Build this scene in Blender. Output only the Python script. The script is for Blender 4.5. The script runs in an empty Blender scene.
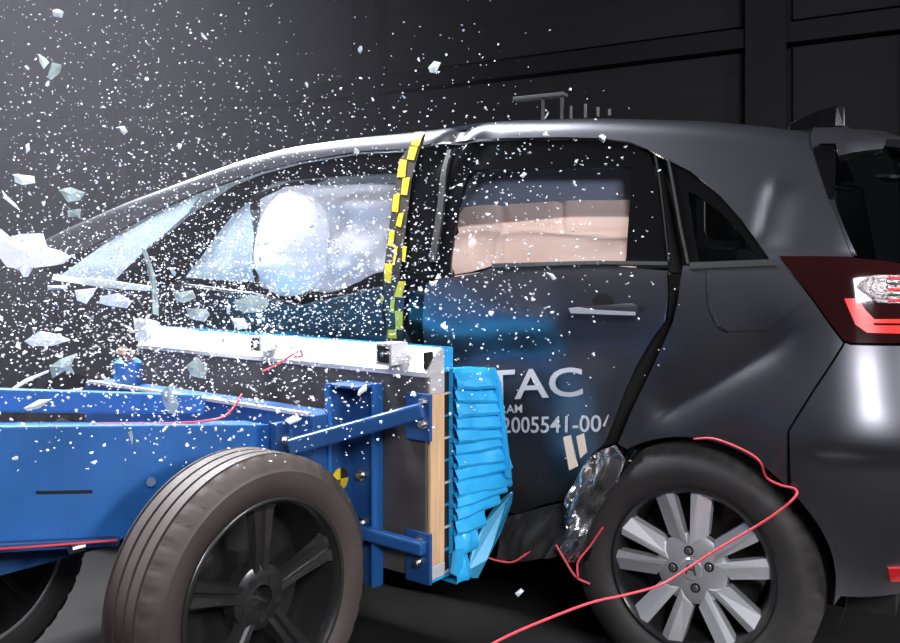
import bpy, bmesh, math, random
import numpy as np
from mathutils import Vector, Matrix, noise
from mathutils.geometry import delaunay_2d_cdt

# ------------------------------------------------------------------ camera, light, exposure
SC = bpy.context.scene
COL = SC.collection
CAM_H, F_PX, HOR = 1.10, 900.0, 263.0           # camera height, focal length in pixels, horizon row (900x643 frame)
cam_d = bpy.data.cameras.new('camera')
cam_d.sensor_fit = 'HORIZONTAL'; cam_d.sensor_width = 36.0; cam_d.lens = 36.0 * F_PX / 900.0
cam_d.shift_y = (HOR - 321.5) / 900.0
cam_d.clip_start = 0.05
cam = bpy.data.objects.new('camera', cam_d); COL.objects.link(cam)
cam.location = (0, 0, CAM_H); cam.rotation_euler = (math.pi / 2, 0, 0)
SC.camera = cam

W = bpy.data.worlds.new('hall_air'); SC.world = W; W.use_nodes = True
W.node_tree.nodes['Background'].inputs[0].default_value = (0.55, 0.58, 0.70, 1)
W.node_tree.nodes['Background'].inputs[1].default_value = 0.06

def area(name, loc, target, size, power, color=(1, 1, 1), size_y=None, spread=180):
    d = bpy.data.lights.new(name, 'AREA'); d.energy = power; d.color = color
    d.shape = 'RECTANGLE'; d.size = size; d.size_y = size_y or size; d.spread = math.radians(spread)
    o = bpy.data.objects.new(name, d); COL.objects.link(o); o.location = loc
    o.rotation_euler = (Vector(target) - Vector(loc)).to_track_quat('-Z', 'Y').to_euler()
    return o
# the hall's high-speed-camera light banks, hung under the roof
area('light_bank', (-2.1, 3.3, 4.9), (-1.2, 2.7, 0.8), 1.8, 125, (0.93, 0.95, 1.0), 1.2, 55)
area('light_bank', (3.9, 0.4, 2.2), (0.3, 2.4, 0.7), 1.2, 42, (0.97, 0.96, 1.0), 0.8, 110)
area('light_bank', (1.0, -3.2, 3.3), (0.3, 2.6, 0.9), 1.8, 110, (0.96, 0.95, 1.0), 1.3, 120)
area('light_bank', (-3.0, 6.6, 4.8), (-0.8, 3.2, 1.3), 2.4, 105, (0.90, 0.93, 1.0), 1.0, 75)

VS = SC.view_settings
VS.view_transform = 'Standard'; VS.look = 'None'; VS.gamma = 1.0; VS.use_curve_mapping = False
VS.exposure = 0.22
SC.cycles.use_denoising = True
SC.cycles.max_bounces = 8
SC.cycles.transparent_max_bounces = 12

# ------------------------------------------------------------------ materials
MATS = {}
def mat(name, col, rough=0.5, metal=0.0, coat=0.0, coat_rough=0.05, emit=None, emit_s=0.0, spec=0.5,
        noise_scale=None, noise_amt=0.25, bump=0.0, bump_scale=40.0, alpha=1.0, trans=0.0, sheen=0.0, stretch=None):
    if name in MATS: return MATS[name]
    m = bpy.data.materials.new(name); m.use_nodes = True
    nt = m.node_tree; p = nt.nodes['Principled BSDF']
    p.inputs['Base Color'].default_value = (*col, 1); p.inputs['Roughness'].default_value = rough
    p.inputs['Metallic'].default_value = metal; p.inputs['Coat Weight'].default_value = coat
    p.inputs['Coat Roughness'].default_value = coat_rough; p.inputs['Specular IOR Level'].default_value = spec
    p.inputs['Transmission Weight'].default_value = trans; p.inputs['Alpha'].default_value = alpha
    if emit:
        p.inputs['Emission Color'].default_value = (*emit, 1); p.inputs['Emission Strength'].default_value = emit_s
    tc = nt.nodes.new('ShaderNodeTexCoord'); src = tc.outputs['Object']
    if stretch:
        mp = nt.nodes.new('ShaderNodeMapping'); mp.inputs['Scale'].default_value = stretch
        nt.links.new(src, mp.inputs['Vector']); src = mp.outputs['Vector']
    if noise_scale:
        n = nt.nodes.new('ShaderNodeTexNoise'); n.inputs['Scale'].default_value = noise_scale; n.inputs['Detail'].default_value = 6
        nt.links.new(src, n.inputs['Vector'])
        r = nt.nodes.new('ShaderNodeValToRGB')
        r.color_ramp.elements[0].position = 0.3; r.color_ramp.elements[1].position = 0.7
        r.color_ramp.elements[0].color = (*[c * (1 - noise_amt) for c in col], 1)
        r.color_ramp.elements[1].color = (*[min(1, c * (1 + noise_amt)) for c in col], 1)
        nt.links.new(n.outputs['Fac'], r.inputs['Fac']); nt.links.new(r.outputs['Color'], p.inputs['Base Color'])
    if bump:
        n2 = nt.nodes.new('ShaderNodeTexNoise'); n2.inputs['Scale'].default_value = bump_scale; n2.inputs['Detail'].default_value = 4
        nt.links.new(src, n2.inputs['Vector'])
        b = nt.nodes.new('ShaderNodeBump'); b.inputs['Strength'].default_value = bump; b.inputs['Distance'].default_value = 0.01
        nt.links.new(n2.outputs['Fac'], b.inputs['Height']); nt.links.new(b.outputs['Normal'], p.inputs['Normal'])
    MATS[name] = m
    return m

def clear_glass(name, tint, gloss_rough=0.02, base=0.06, frost=None, frost_amt=0.0, crack_scale=60):
    m = bpy.data.materials.new(name); m.use_nodes = True; nt = m.node_tree
    nt.nodes.remove(nt.nodes['Principled BSDF'])
    out = nt.nodes['Material Output']
    t = nt.nodes.new('ShaderNodeBsdfTransparent'); t.inputs['Color'].default_value = (*tint, 1)
    g = nt.nodes.new('ShaderNodeBsdfGlossy'); g.inputs['Roughness'].default_value = gloss_rough
    fr = nt.nodes.new('ShaderNodeFresnel'); fr.inputs['IOR'].default_value = 1.45
    mx = nt.nodes.new('ShaderNodeMixShader')
    nt.links.new(fr.outputs[0], mx.inputs[0]); nt.links.new(t.outputs[0], mx.inputs[1]); nt.links.new(g.outputs[0], mx.inputs[2])
    last = mx
    if frost:
        d = nt.nodes.new('ShaderNodeBsdfDiffuse'); d.inputs['Color'].default_value = (*frost, 1)
        tl = nt.nodes.new('ShaderNodeBsdfTranslucent'); tl.inputs['Color'].default_value = (*frost, 1)
        m0 = nt.nodes.new('ShaderNodeMixShader'); m0.inputs[0].default_value = 0.5
        nt.links.new(d.outputs[0], m0.inputs[1]); nt.links.new(tl.outputs[0], m0.inputs[2])
        v = nt.nodes.new('ShaderNodeTexVoronoi'); v.feature = 'DISTANCE_TO_EDGE'; v.inputs['Scale'].default_value = crack_scale
        tc = nt.nodes.new('ShaderNodeTexCoord'); nt.links.new(tc.outputs['Object'], v.inputs['Vector'])
        r = nt.nodes.new('ShaderNodeMapRange'); r.inputs[1].default_value = 0.0; r.inputs[2].default_value = 0.12
        r.inputs[3].default_value = min(1, frost_amt + 0.22); r.inputs[4].default_value = frost_amt
        nt.links.new(v.outputs['Distance'], r.inputs[0])
        m2 = nt.nodes.new('ShaderNodeMixShader'); nt.links.new(r.outputs[0], m2.inputs[0])
        nt.links.new(mx.outputs[0], m2.inputs[1]); nt.links.new(m0.outputs[0], m2.inputs[2]); last = m2
    nt.links.new(last.outputs[0], out.inputs['Surface'])
    MATS[name] = m
    return m

PAINT = mat('grey_metallic_paint', (0.108, 0.108, 0.124), 0.38, 0.85, coat=0.35, coat_rough=0.20)
TRIMBLK = mat('gloss_black_trim', (0.006, 0.006, 0.007), 0.14, spec=0.25)
MATTBLK = mat('matt_black_plastic', (0.018, 0.018, 0.019), 0.6, bump=0.1)
VOIDBLK = mat('underseal_and_void_black', (0.006, 0.006, 0.006), 0.85)  # underbody black; also paints in the shade inside gaps, recesses and slots
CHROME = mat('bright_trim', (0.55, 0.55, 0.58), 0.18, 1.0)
RUBBER = mat('tyre_rubber', (0.028, 0.026, 0.025), 0.62, noise_scale=9, noise_amt=0.25)
RUBBER2 = mat('dusty_tyre_rubber', (0.055, 0.042, 0.037), 0.6, noise_scale=7, noise_amt=0.2)
RIMGREY = mat('rim_silver', (0.55, 0.55, 0.57), 0.36, 0.6)
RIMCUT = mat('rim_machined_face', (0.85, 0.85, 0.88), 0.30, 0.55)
RIMDARK = mat('rim_black', (0.022, 0.021, 0.021), 0.32, 0.2, coat=0.25)
STEEL = mat('zinc_bolt', (0.5, 0.5, 0.5), 0.3, 1.0)
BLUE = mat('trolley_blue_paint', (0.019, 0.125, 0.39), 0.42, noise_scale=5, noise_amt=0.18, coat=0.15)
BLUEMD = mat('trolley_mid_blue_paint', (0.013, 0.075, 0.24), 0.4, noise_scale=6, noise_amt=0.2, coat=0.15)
BLUEDK = mat('trolley_deep_and_shaded_blue', (0.012, 0.065, 0.21), 0.45, noise_scale=6, noise_amt=0.2, coat=0.1)
ALU = mat('bare_aluminium', (0.62, 0.61, 0.62), 0.42, 0.35, noise_scale=6, noise_amt=0.12, stretch=(1, 1, 5))
ALUDARK = mat('dusty_steel_plate', (0.085, 0.077, 0.074), 0.5, 0.3, noise_scale=10, noise_amt=0.25)
WOOD = mat('raw_plywood_edge', (0.62, 0.40, 0.22), 0.6, noise_scale=4, noise_amt=0.2, stretch=(18, 18, 1.2))
CYAN = mat('cyan_honeycomb_skin', (0.030, 0.42, 0.82), 0.26, 0.1, noise_scale=5, noise_amt=0.12, coat=0.3)
CYANDK = mat('cyan_honeycomb_shaded_skin', (0.03, 0.25, 0.42), 0.4, 0.2)
YELLOW = mat('yellow_tape', (0.78, 0.56, 0.02), 0.45)
TAPEBLK = mat('dark_tape', (0.035, 0.026, 0.024), 0.55)
DECAL = mat('pale_vinyl_lettering', (0.50, 0.51, 0.54), 0.5)
LAMP_RED = mat('dark_red_lens', (0.022, 0.003, 0.003), 0.08, coat=1.0)
LED_RED = mat('lit_red_lens', (0.75, 0.03, 0.03), 0.25, emit=(1, 0.05, 0.035), emit_s=0.30, coat=1.0)
LAMP_CLR = mat('clear_lamp_reflector', (0.30, 0.27, 0.27), 0.2, 1.0, bump=0.8, bump_scale=90)
REFL_RED = mat('red_reflector', (0.55, 0.012, 0.018), 0.2, coat=1.0)
WIRE = mat('red_wire', (0.72, 0.07, 0.09), 0.4)
WHITEF = mat('white_foam', (0.9, 0.9, 0.92), 0.6, bump=0.3, bump_scale=25)
FRAG = mat('pale_glass_crumb', (0.88, 0.90, 0.95), 0.18, spec=0.8)
SHARD = mat('greenish_glass_shard', (0.42, 0.52, 0.50), 0.12, spec=0.9, noise_scale=25, noise_amt=0.3, alpha=0.75)
SHARDW = mat('frosted_glass_shard', (0.80, 0.88, 0.90), 0.25, spec=0.8, noise_scale=30, noise_amt=0.15)
FOIL = mat('torn_bright_metal', (0.62, 0.62, 0.66), 0.16, 0.95, noise_scale=22, noise_amt=0.75)
SEATM = mat('dark_seat_cloth', (0.03, 0.03, 0.033), 0.9)
WALLM = mat('dark_sheet_wall', (0.024, 0.023, 0.025), 0.8, noise_scale=1.2, noise_amt=0.12, stretch=(0.4, 0.4, 6))
BEAMM = mat('black_steelwork', (0.009, 0.009, 0.010), 0.7)
FLOORM = mat('grey_concrete_floor', (0.017, 0.016, 0.016), 0.85, spec=0.12, noise_scale=1.6, noise_amt=0.35, bump=0.05)
STRIPE = mat('pale_floor_strip', (0.33, 0.31, 0.30), 0.5, noise_scale=8, noise_amt=0.25)
GLASS = clear_glass('window_glass', (0.90, 0.93, 0.96))
GLASSDK = clear_glass('tinted_glass', (0.22, 0.25, 0.24))
GLASSFR = clear_glass('shattered_glass', (0.75, 0.85, 0.92), frost=(0.66, 0.80, 0.92), frost_amt=0.62, crack_scale=70)
GLASSWS = clear_glass('windscreen_glass', (0.55, 0.62, 0.66), frost=(0.35, 0.42, 0.48), frost_amt=0.10, crack_scale=40)

def cloth(name, col, fold=6.0):
    m = mat(name, col, 0.85, bump=0.25, bump_scale=9, noise_scale=4, noise_amt=0.10, stretch=(1, 1, 3)); nt = m.node_tree
    p = nt.nodes['Principled BSDF']; t = nt.nodes.new('ShaderNodeBsdfTranslucent'); mx = nt.nodes.new('ShaderNodeMixShader'); mx.inputs[0].default_value = 0.5
    t.inputs['Color'].default_value = (*col, 1)
    nt.links.new(p.outputs[0], mx.inputs[1]); nt.links.new(t.outputs[0], mx.inputs[2]); nt.links.new(mx.outputs[0], nt.nodes['Material Output'].inputs['Surface'])
    return m
BAGW = cloth('dimmed_airbag_cloth', (0.50, 0.51, 0.57)); BAGL = cloth('lit_airbag_cloth', (0.90, 0.89, 0.92)); BAGP = cloth('rosy_airbag_cloth', (0.86, 0.70, 0.64))  # light on the front cushion is put into its paler cloth, front curtain darkened

# ------------------------------------------------------------------ helpers
def tag(o, label=None, cat=None, group=None, kind=None):
    if label: o['label'] = label
    if cat: o['category'] = cat
    if group: o['group'] = group
    if kind: o['kind'] = kind
    return o

def mk(name, verts, faces, material, parent=None, smooth=False, normals=None):
    me = bpy.data.meshes.new(name)
    me.from_pydata([tuple(v) for v in verts], [], [tuple(f) for f in faces])
    me.materials.append(material)
    if smooth or normals is not None:
        me.polygons.foreach_set('use_smooth', [True] * len(me.polygons))
    me.update()
    if normals is not None:
        me.normals_split_custom_set_from_vertices([tuple(n) for n in normals])
    o = bpy.data.objects.new(name, me); COL.objects.link(o)
    if parent: o.parent = parent
    return o

def share(src, parent, name=None):
    o = src.copy(); COL.objects.link(o); o.parent = parent
    return o

def empty(name, loc=(0, 0, 0), rz=0.0):
    o = bpy.data.objects.new(name, None); COL.objects.link(o)
    o.location = loc; o.rotation_euler = (0, 0, rz); o.empty_display_size = 0.1
    return o

class MB:
    def __init__(s): s.v, s.f = [], []
    def add(s, v, f):
        b = len(s.v); s.v += [tuple(p) for p in v]; s.f += [tuple(i + b for i in q) for q in f]; return s
    def hexa(s, p):       # 8 points: bottom ring 0-3, top ring 4-7
        return s.add(p, [(3, 2, 1, 0), (4, 5, 6, 7), (0, 1, 5, 4), (1, 2, 6, 5), (2, 3, 7, 6), (3, 0, 4, 7)])
    def box(s, x0, x1, y0, y1, z0, z1):
        return s.hexa([(x0, y0, z0), (x1, y0, z0), (x1, y1, z0), (x0, y1, z0), (x0, y0, z1), (x1, y0, z1), (x1, y1, z1), (x0, y1, z1)])
    def bar(s, a, b, w, h, up=(0, 0, 1)):
        a, b = Vector(a), Vector(b); d = (b - a).normalized(); side = d.cross(Vector(up)).normalized(); u = side.cross(d)
        p = []
        for c in (a, b):
            p += [c - side * w / 2 - u * h / 2, c + side * w / 2 - u * h / 2, c + side * w / 2 + u * h / 2, c - side * w / 2 + u * h / 2]
        return s.hexa(p)
    def tube(s, pts, r, n=8, cap=True):
        pts = [Vector(p) for p in pts]; m = len(pts); v = []
        t0 = (pts[1] - pts[0]).normalized(); ref = Vector((0, 0, 1)) if abs(t0.z) < 0.9 else Vector((1, 0, 0))
        sd = t0.cross(ref).normalized()
        for i, p in enumerate(pts):
            t = (pts[min(i + 1, m - 1)] - pts[max(i - 1, 0)]).normalized()
            sd = (sd - t * sd.dot(t)).normalized(); u = t.cross(sd)
            rr = r[i] if isinstance(r, (list, tuple)) else r
            v += [p + (sd * math.cos(2 * math.pi * k / n) + u * math.sin(2 * math.pi * k / n)) * rr for k in range(n)]
        f = [(i * n + k, i * n + (k + 1) % n, (i + 1) * n + (k + 1) % n, (i + 1) * n + k) for i in range(m - 1) for k in range(n)]
        if cap: f += [tuple(range(n - 1, -1, -1)), tuple((m - 1) * n + k for k in range(n))]
        return s.add(v, f)
    def cyl(s, a, b, r, n=16): return s.tube([a, b], r, n)
    def prism(s, poly, d, flip=False):    # poly: 3D ring; d: extrusion vector
        n = len(poly); d = Vector(d); v = [Vector(p) for p in poly] + [Vector(p) + d for p in poly]
        return s.add(v, [tuple(range(n - 1, -1, -1)), tuple(range(n, 2 * n))] + [(i, (i + 1) % n, n + (i + 1) % n, n + i) for i in range(n)])
    def build(s, name, material, parent=None, smooth=False, bevel=0.0, seg=2):
        me = bpy.data.meshes.new(name); bm = bmesh.new()
        vs = [bm.verts.new(p) for p in s.v]
        for f in s.f:
            try: bm.faces.new([vs[i] for i in f])
            except ValueError: pass
        bmesh.ops.recalc_face_normals(bm, faces=bm.faces)
        if bevel:
            bmesh.ops.bevel(bm, geom=list(bm.edges), offset=bevel, segments=seg, affect='EDGES', profile=0.5, clamp_overlap=True)
        if smooth:
            for f in bm.faces: f.smooth = True
        bm.to_mesh(me); bm.free(); me.materials.append(material)
        o = bpy.data.objects.new(name, me); COL.objects.link(o)
        if parent: o.parent = parent
        return o

def spline(pts, n=10):
    pts = [Vector(p) for p in pts]; P = [pts[0] * 2 - pts[1]] + pts + [pts[-1] * 2 - pts[-2]]; out = []
    for i in range(1, len(P) - 2):
        for k in range(n):
            t = k / n; a, b, c, d = P[i - 1], P[i], P[i + 1], P[i + 2]
            out.append(0.5 * ((2 * b) + (c - a) * t + (2 * a - 5 * b + 4 * c - d) * t * t + (3 * b - a - 3 * c + d) * t ** 3))
    return out + [pts[-1]]

class Frame:                        # an upright local frame: origin on the ground, x axis at angle a
    def __init__(s, ox, oy, a): s.o = np.array([ox, oy]); s.a = a; s.x = np.array([math.cos(a), math.sin(a)]); s.y = np.array([-math.sin(a), math.cos(a)])
    def ray(s, px): return np.array([(px - 450) / F_PX, 1.0])
    def fin(s, px, py, t):
        p = t * s.ray(px) - s.o
        return Vector((float(p @ s.x), float(p @ s.y), float(CAM_H + t * (HOR - py) / F_PX)))
    def at_y(s, px, py, y): d = s.ray(px); return s.fin(px, py, (y + s.o @ s.y) / (d @ s.y))
    def at_x(s, px, py, x): d = s.ray(px); return s.fin(px, py, (x + s.o @ s.x) / (d @ s.x))
    def at_d(s, px, py, t): return s.fin(px, py, t)
    def world(s, p): q = s.o + p[0] * s.x + p[1] * s.y; return Vector((q[0], q[1], p[2]))
CARF = Frame(0.62, 2.30, math.radians(150))         # car: x forward, y out of the struck side
TROF = Frame(-0.0511, 2.30, math.radians(52))       # trolley: x forward (travel), y to its far side
WALF = Frame(2.12, 6.0, math.radians(148.5))        # back wall: x to the left, y into the hall
WLD = Frame(0, 0, 0)

# ------------------------------------------------------------------ the setting
f = MB().box(-14, 10, -6, 16, -0.12, -0.02).build('floor', FLOORM); tag(f, kind='structure')
wall = MB().box(-14, 6, -0.25, -0.12, 0, 6.5).build('wall_back', BEAMM)
wall.location = (2.12, 6.0, 0); wall.rotation_euler = (0, 0, WALF.a); tag(wall, kind='structure')
bay_x = [-3.3, -0.97, 0.0, 3.3, 6.6, 9.9, 13.2]
for i in range(len(bay_x) - 1):
    for z0, z1 in ((0.1, 2.54), (2.72, 4.6), (4.75, 6.4)):
        x0, x1 = bay_x[i] + 0.14, bay_x[i + 1] - 0.14
        if x1 - x0 < 0.3: continue
        MB().box(x0, x1, -0.12, -0.08, z0, z1).build('panel', WALLM, wall, bevel=0.006)
for i, x in enumerate(bay_x):        # I-section columns and rails stand proud of the sheets
    m = MB().box(x - 0.13, x + 0.13, 0.06, 0.075, 0, 6.5).box(x - 0.007, x + 0.007, -0.12, 0.06, 0, 6.5)
    m.build('column', BEAMM, wall)
for z in (2.55, 4.62):
    MB().box(-3.3, 13.2, -0.12, 0.02, z, z + 0.13).build('rail', BEAMM, wall)
tag(MB().box(-14, 10, 15.9, 16, 0, 6.5).build('wall_far', WALLM), kind='structure')
s_ = MB().hexa([(-2.6, 2.75, -0.019), (-0.5, 1.95, -0.019), (-0.45, 2.1, -0.019), (-2.5, 2.98, -0.019), (-2.6, 2.75, -0.016), (-0.5, 1.95, -0.016), (-0.45, 2.1, -0.016), (-2.5, 2.98, -0.016)]).build('floor_stripe', STRIPE)  # thin paler strip lying on the floor
tag(s_, 'pale stripe on the concrete floor under the blue trolley', 'floor marking')
s2 = MB().hexa([(0.55, 1.75, -0.019), (2.6, 2.6, -0.019), (2.5, 2.95, -0.019), (0.5, 2.0, -0.019), (0.55, 1.75, -0.016), (2.6, 2.6, -0.016), (2.5, 2.95, -0.016), (0.5, 2.0, -0.016)]).build('floor_stripe', STRIPE)
tag(s2, 'pale stripe on the concrete floor behind the car rear wheel', 'floor marking')

# ------------------------------------------------------------------ the car: one smooth parametric skin, cut into its panels
def table(xs, ys, sig, lo, hi, n=1600):
    g = np.linspace(lo, hi, n); y = np.interp(g, xs, ys); k = max(1, int(sig / (g[1] - g[0])))
    ker = np.exp(-0.5 * (np.arange(-3 * k, 3 * k + 1) / k) ** 2); ker /= ker.sum()
    yp = np.pad(y, 3 * k, mode='reflect', reflect_type='odd'); ys2 = np.convolve(yp, ker, 'valid')
    return lambda q: np.interp(q, g, ys2)

rail_px = [(-60, 322), (0, 288), (50, 257), (100, 225), (150, 199), (200, 178), (250, 158), (300, 143), (360, 134), (420, 128), (500, 117), (600, 114), (700, 117), (760, 122), (812, 130)]
rp = [CARF.at_y(px, py, -0.29) for px, py in rail_px]
rx_ = [3.7] + [p.x for p in rp] + [-0.6, -0.9]; rz_ = [0.74] + [p.z for p in rp] + [rp[-1].z - 0.012, rp[-1].z - 0.02]
o_ = np.argsort(rx_); ZTOP = table(np.array(rx_)[o_], np.array(rz_)[o_], 0.05, -1.2, 4.2)
VR = lambda x: ZTOP(x) - 0.078
XR = table([0.1, 0.3, 0.5, 0.66, 0.9, 1.1, 1.3, 1.5, 1.7], [-.54, -.57, -.61, -.625, -.62, -.62, -.63, -.64, -.64], 0.04, 0.0, 1.8)
ss = np.linspace(0, 1.0, 401)
ph = np.radians(22) + np.radians(62) * np.clip(ss / 0.11, 0, 1) ** 2 * (3 - 2 * np.clip(ss / 0.11, 0, 1)) + np.radians(6) * np.clip((ss - 0.11) / 0.55, 0, 1)
PRY = np.concatenate([[0], np.cumsum(np.sin(ph[:-1]) * np.diff(ss))]); PRZ = np.concatenate([[0], np.cumsum(np.cos(ph[:-1]) * np.diff(ss))])

def sig(x): return 1 / (1 + np.exp(-np.clip(x, -40, 40)))
MAINW = table([-.2, .12, .54, .9, 1.3, 1.8, 2.2, 2.7, 3.2], [0, 0, -.07, -.15, -.22, -.22, -.10, 0, 0], 0.05, -1.5, 4.5)
MAINV = table([0.0, .80, 1.08, 1.3, 1.5, 1.8], [1, 1, .38, .14, 0, 0], 0.04, 0, 2.6)
def seg_d(w, v, a, b):
    d = np.array([b[0] - a[0], b[1] - a[1]]); L = np.hypot(*d); d = d / L
    t = (w - a[0]) * d[0] + (v - a[1]) * d[1]; s = -(w - a[0]) * d[1] + (v - a[1]) * d[0]
    return t / L, s
def wob(w, v):
    return (np.sin(9.1 * w + 3.3 * v) * np.sin(7.7 * v - 2.1 * w + 1) + 0.6 * np.sin(17 * w - 11 * v + 2) * np.sin(13 * v + 5 * w))
qa, qb = CARF.at_y(662, 414, 0), CARF.at_y(770, 348, 0)
da, db = CARF.at_y(783, 165, -.16), CARF.at_y(764, 243, -.08)
def dent(w, v):
    d = MAINW(w) * MAINV(v)
    hit = sig((w - 0.25) / 0.06) * sig((2.6 - w) / 0.1) * sig((1.15 - v) / 0.05)
    d = d + 0.009 * hit * wob(w * 1.3, v)
    # pressed-in band below the door handle
    t, s = seg_d(w, v, (0.25, 0.88), (0.8, 0.80)); d = d - 0.022 * np.exp(-(s / 0.06) ** 2) * sig((t + .1) / .12) * sig((1.3 - t) / .12)
    # buckle above the wheel arch
    t, s = seg_d(w, v, (qa.x, qa.z), (qb.x, qb.z))
    win = sig((t + .06) / .06) * sig((1.12 - t) / .08)
    d = d - 0.034 * np.exp(-(np.sqrt(s * s + 0.0001) - 0.01) / np.where(s > 0, 0.030, 0.060)) * win
    d = d - 0.020 * np.exp(-((w - 0.16) / 0.12) ** 2) * np.exp(-((v - 0.8) / 0.2) ** 2)
    # crease in the rear pillar
    t, s = seg_d(w, v, (da.x, da.z), (db.x, db.z))
    d = d - 0.013 * np.exp(-np.where(s > 0, s / 0.03, s / 0.06) ** 2) * sig((t - .25) / .07) * sig((1.02 - t) / .05)
    # folded roof edge over the struck pillar
    d = d - 0.02 * np.exp(-((w - 0.80) / 0.09) ** 2) * sig((v - 1.38) / 0.03) * (1 + 0.7 * np.sin(40 * w + 25 * v))
    return d

def S(w, v, dn=True):
    w = np.atleast_1d(np.asarray(w, float)); v = np.atleast_1d(np.asarray(v, float))
    xs = np.clip(w, -0.6, 3.6)
    vr = VR(xs); z0 = np.minimum(v, vr); s = np.clip(v - vr, 0, 1.0)
    zc = np.minimum(z0, 1.12)
    y0 = -0.055 * ((zc - 0.80) / 0.4) ** 2 - 0.40 * 0.02 * np.log1p(np.exp(np.clip((z0 - 1.09) / 0.02, -40, 40)))
    y0 = y0 - 0.03 * sig((0.655 - z0) / 0.010) * sig((-0.30 - w) / 0.03)
    y0 = y0 + 0.075 * (sig((0.78 - z0) / 0.055)) * sig((-0.20 - w) / 0.05)
    oy = np.interp(s, ss, PRY); z = z0 + np.interp(s, ss, PRZ)
    d = dent(w, v) if dn else 0 * w
    inw = y0 - oy + d                                   # offset along the plan normal
    RX, RY = 0.30, 0.34
    xr = XR(z0); xc = xr + RX
    XF, RF = 3.42, 0.60
    x = w.copy(); y = inw.copy(); nx = 0 * w; ny = 0 * w + 1
    # rear corner
    a = (xc - w); m = a > 0
    th = np.clip(a / 0.325, 0, math.pi / 2); ex = np.clip(a - 0.325 * math.pi / 2, 0, None)
    xx = xc - RX * np.sin(th); yy = -RY + RY * np.cos(th) - ex
    nn = np.stack([-np.sin(th) * RY, np.cos(th) * RX], 1); nn /= np.linalg.norm(nn, axis=1)[:, None]
    x = np.where(m, xx + nn[:, 0] * inw, x); y = np.where(m, yy + nn[:, 1] * inw, y)
    # front taper and corner
    a = (w - (XF - RF)); m = a > 0
    th = np.clip(a / RF, 0, math.pi / 2); ex = np.clip(a - RF * math.pi / 2, 0, None)
    xx = (XF - RF) + RF * np.sin(th); yy = -RF + RF * np.cos(th) - ex
    x = np.where(m, xx + np.sin(th) * np.minimum(inw, 0) * 0.4, x); y = np.where(m, yy + np.cos(th) * inw, y)
    return np.stack([x, y, z], 1)

def Sn(w, v, dn=True, e=0.003):
    a = S(np.asarray(w) + e, v, dn) - S(np.asarray(w) - e, v, dn); b = S(w, np.asarray(v) + e, dn) - S(w, np.asarray(v) - e, dn)
    n = np.cross(b, a); n /= (np.linalg.norm(n, axis=1)[:, None] + 1e-12)
    return n

def project(p):
    X = CARF.o[0] + p[:, 0] * CARF.x[0] + p[:, 1] * CARF.y[0]; Y = CARF.o[1] + p[:, 0] * CARF.x[1] + p[:, 1] * CARF.y[1]
    return np.stack([450 + F_PX * X / Y, HOR - F_PX * (p[:, 2] - CAM_H) / Y], 1), Y
gw, gv = np.meshgrid(np.arange(-1.0, 3.6, 0.03), np.arange(0.15, 1.75, 0.02)); gw, gv = gw.ravel(), gv.ravel()
k_ = gv < VR(np.clip(gw, -.6, 3.6)) + 0.16; gw, gv = gw[k_], gv[k_]
gp, gY = project(S(gw, gv))
def P(pts):
    """photo pixels -> (w, v) on the car's skin (the point where that line of sight meets the car side)"""
    out = []
    for px, py in pts:
        q = np.array([px, py], float)
        i = np.argmin(((gp - q) ** 2).sum(1) + 60 * (gY - 2)); w, v = gw[i], gv[i]
        for _ in range(14):
            e = 0.002
            b0 = project(S([w, w + e, w], [v, v, v + e]))[0]
            J = np.stack([(b0[1] - b0[0]) / e, (b0[2] - b0[0]) / e], 1); r = q - b0[0]
            if np.hypot(*r) < 0.05 or abs(np.linalg.det(J)) < 1: break
            st = np.linalg.solve(J, r); st *= min(1, 0.08 / (np.abs(st).max() + 1e-9)); w += st[0]; v += st[1]
        out.append((float(w), float(v)))
    return out

def inside(pt, poly):
    x, y = pt[:, 0], pt[:, 1]; c = np.zeros(len(pt), bool); n = len(poly); j = n - 1
    for i in range(n):
        xi, yi = poly[i]; xj, yj = poly[j]
        if yi != yj: c ^= ((yi > y) != (yj > y)) & (x < (xj - xi) * (y - yi) / (yj - yi) + xi)
        j = i
    return c
def dens(poly, cell):
    out = []
    for i in range(len(poly)):
        a, b = np.array(poly[i]), np.array(poly[(i + 1) % len(poly)]); k = max(1, int(np.ceil(np.linalg.norm(b - a) / cell)))
        out += [tuple(a + (b - a) * t / k) for t in range(k)]
    return out
def mirror_y(p): p = p.copy(); p[:, 1] = -1.72 - p[:, 1]; return p

def tri_region(poly, holes, cell):
    rings = [dens(poly, cell)] + [dens(h, cell) for h in holes]
    pts, edges = [], []
    for r in rings:
        b = len(pts); pts += r; edges += [(b + i, b + (i + 1) % len(r)) for i in range(len(r))]
    A = np.array(rings[0]); lo, hi = A.min(0), A.max(0)
    X, Y = np.meshgrid(np.arange(lo[0] + cell / 2, hi[0], cell), np.arange(lo[1] + cell / 2, hi[1], cell)); G = np.stack([X.ravel(), Y.ravel()], 1)
    if len(G):
        k = inside(G, rings[0])
        for h in rings[1:]: k &= ~inside(G, h)
        G = G[k]; B = np.array(pts)
        if len(G):
            dm = np.array([np.min(np.hypot(B[:, 0] - g[0], B[:, 1] - g[1])) for g in G]); G = G[dm > 0.45 * cell]
            pts = pts + [tuple(g) for g in G]
    res = delaunay_2d_cdt([Vector(p) for p in pts], edges, [], 0, 1e-6)
    V = np.array([tuple(p) for p in res[0]]); T = np.array([t for t in res[2] if len(t) == 3])
    c = V[T].mean(1); k = inside(c, rings[0])
    for h in rings[1:]: k &= ~inside(c, h)
    return V, T[k]

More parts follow.
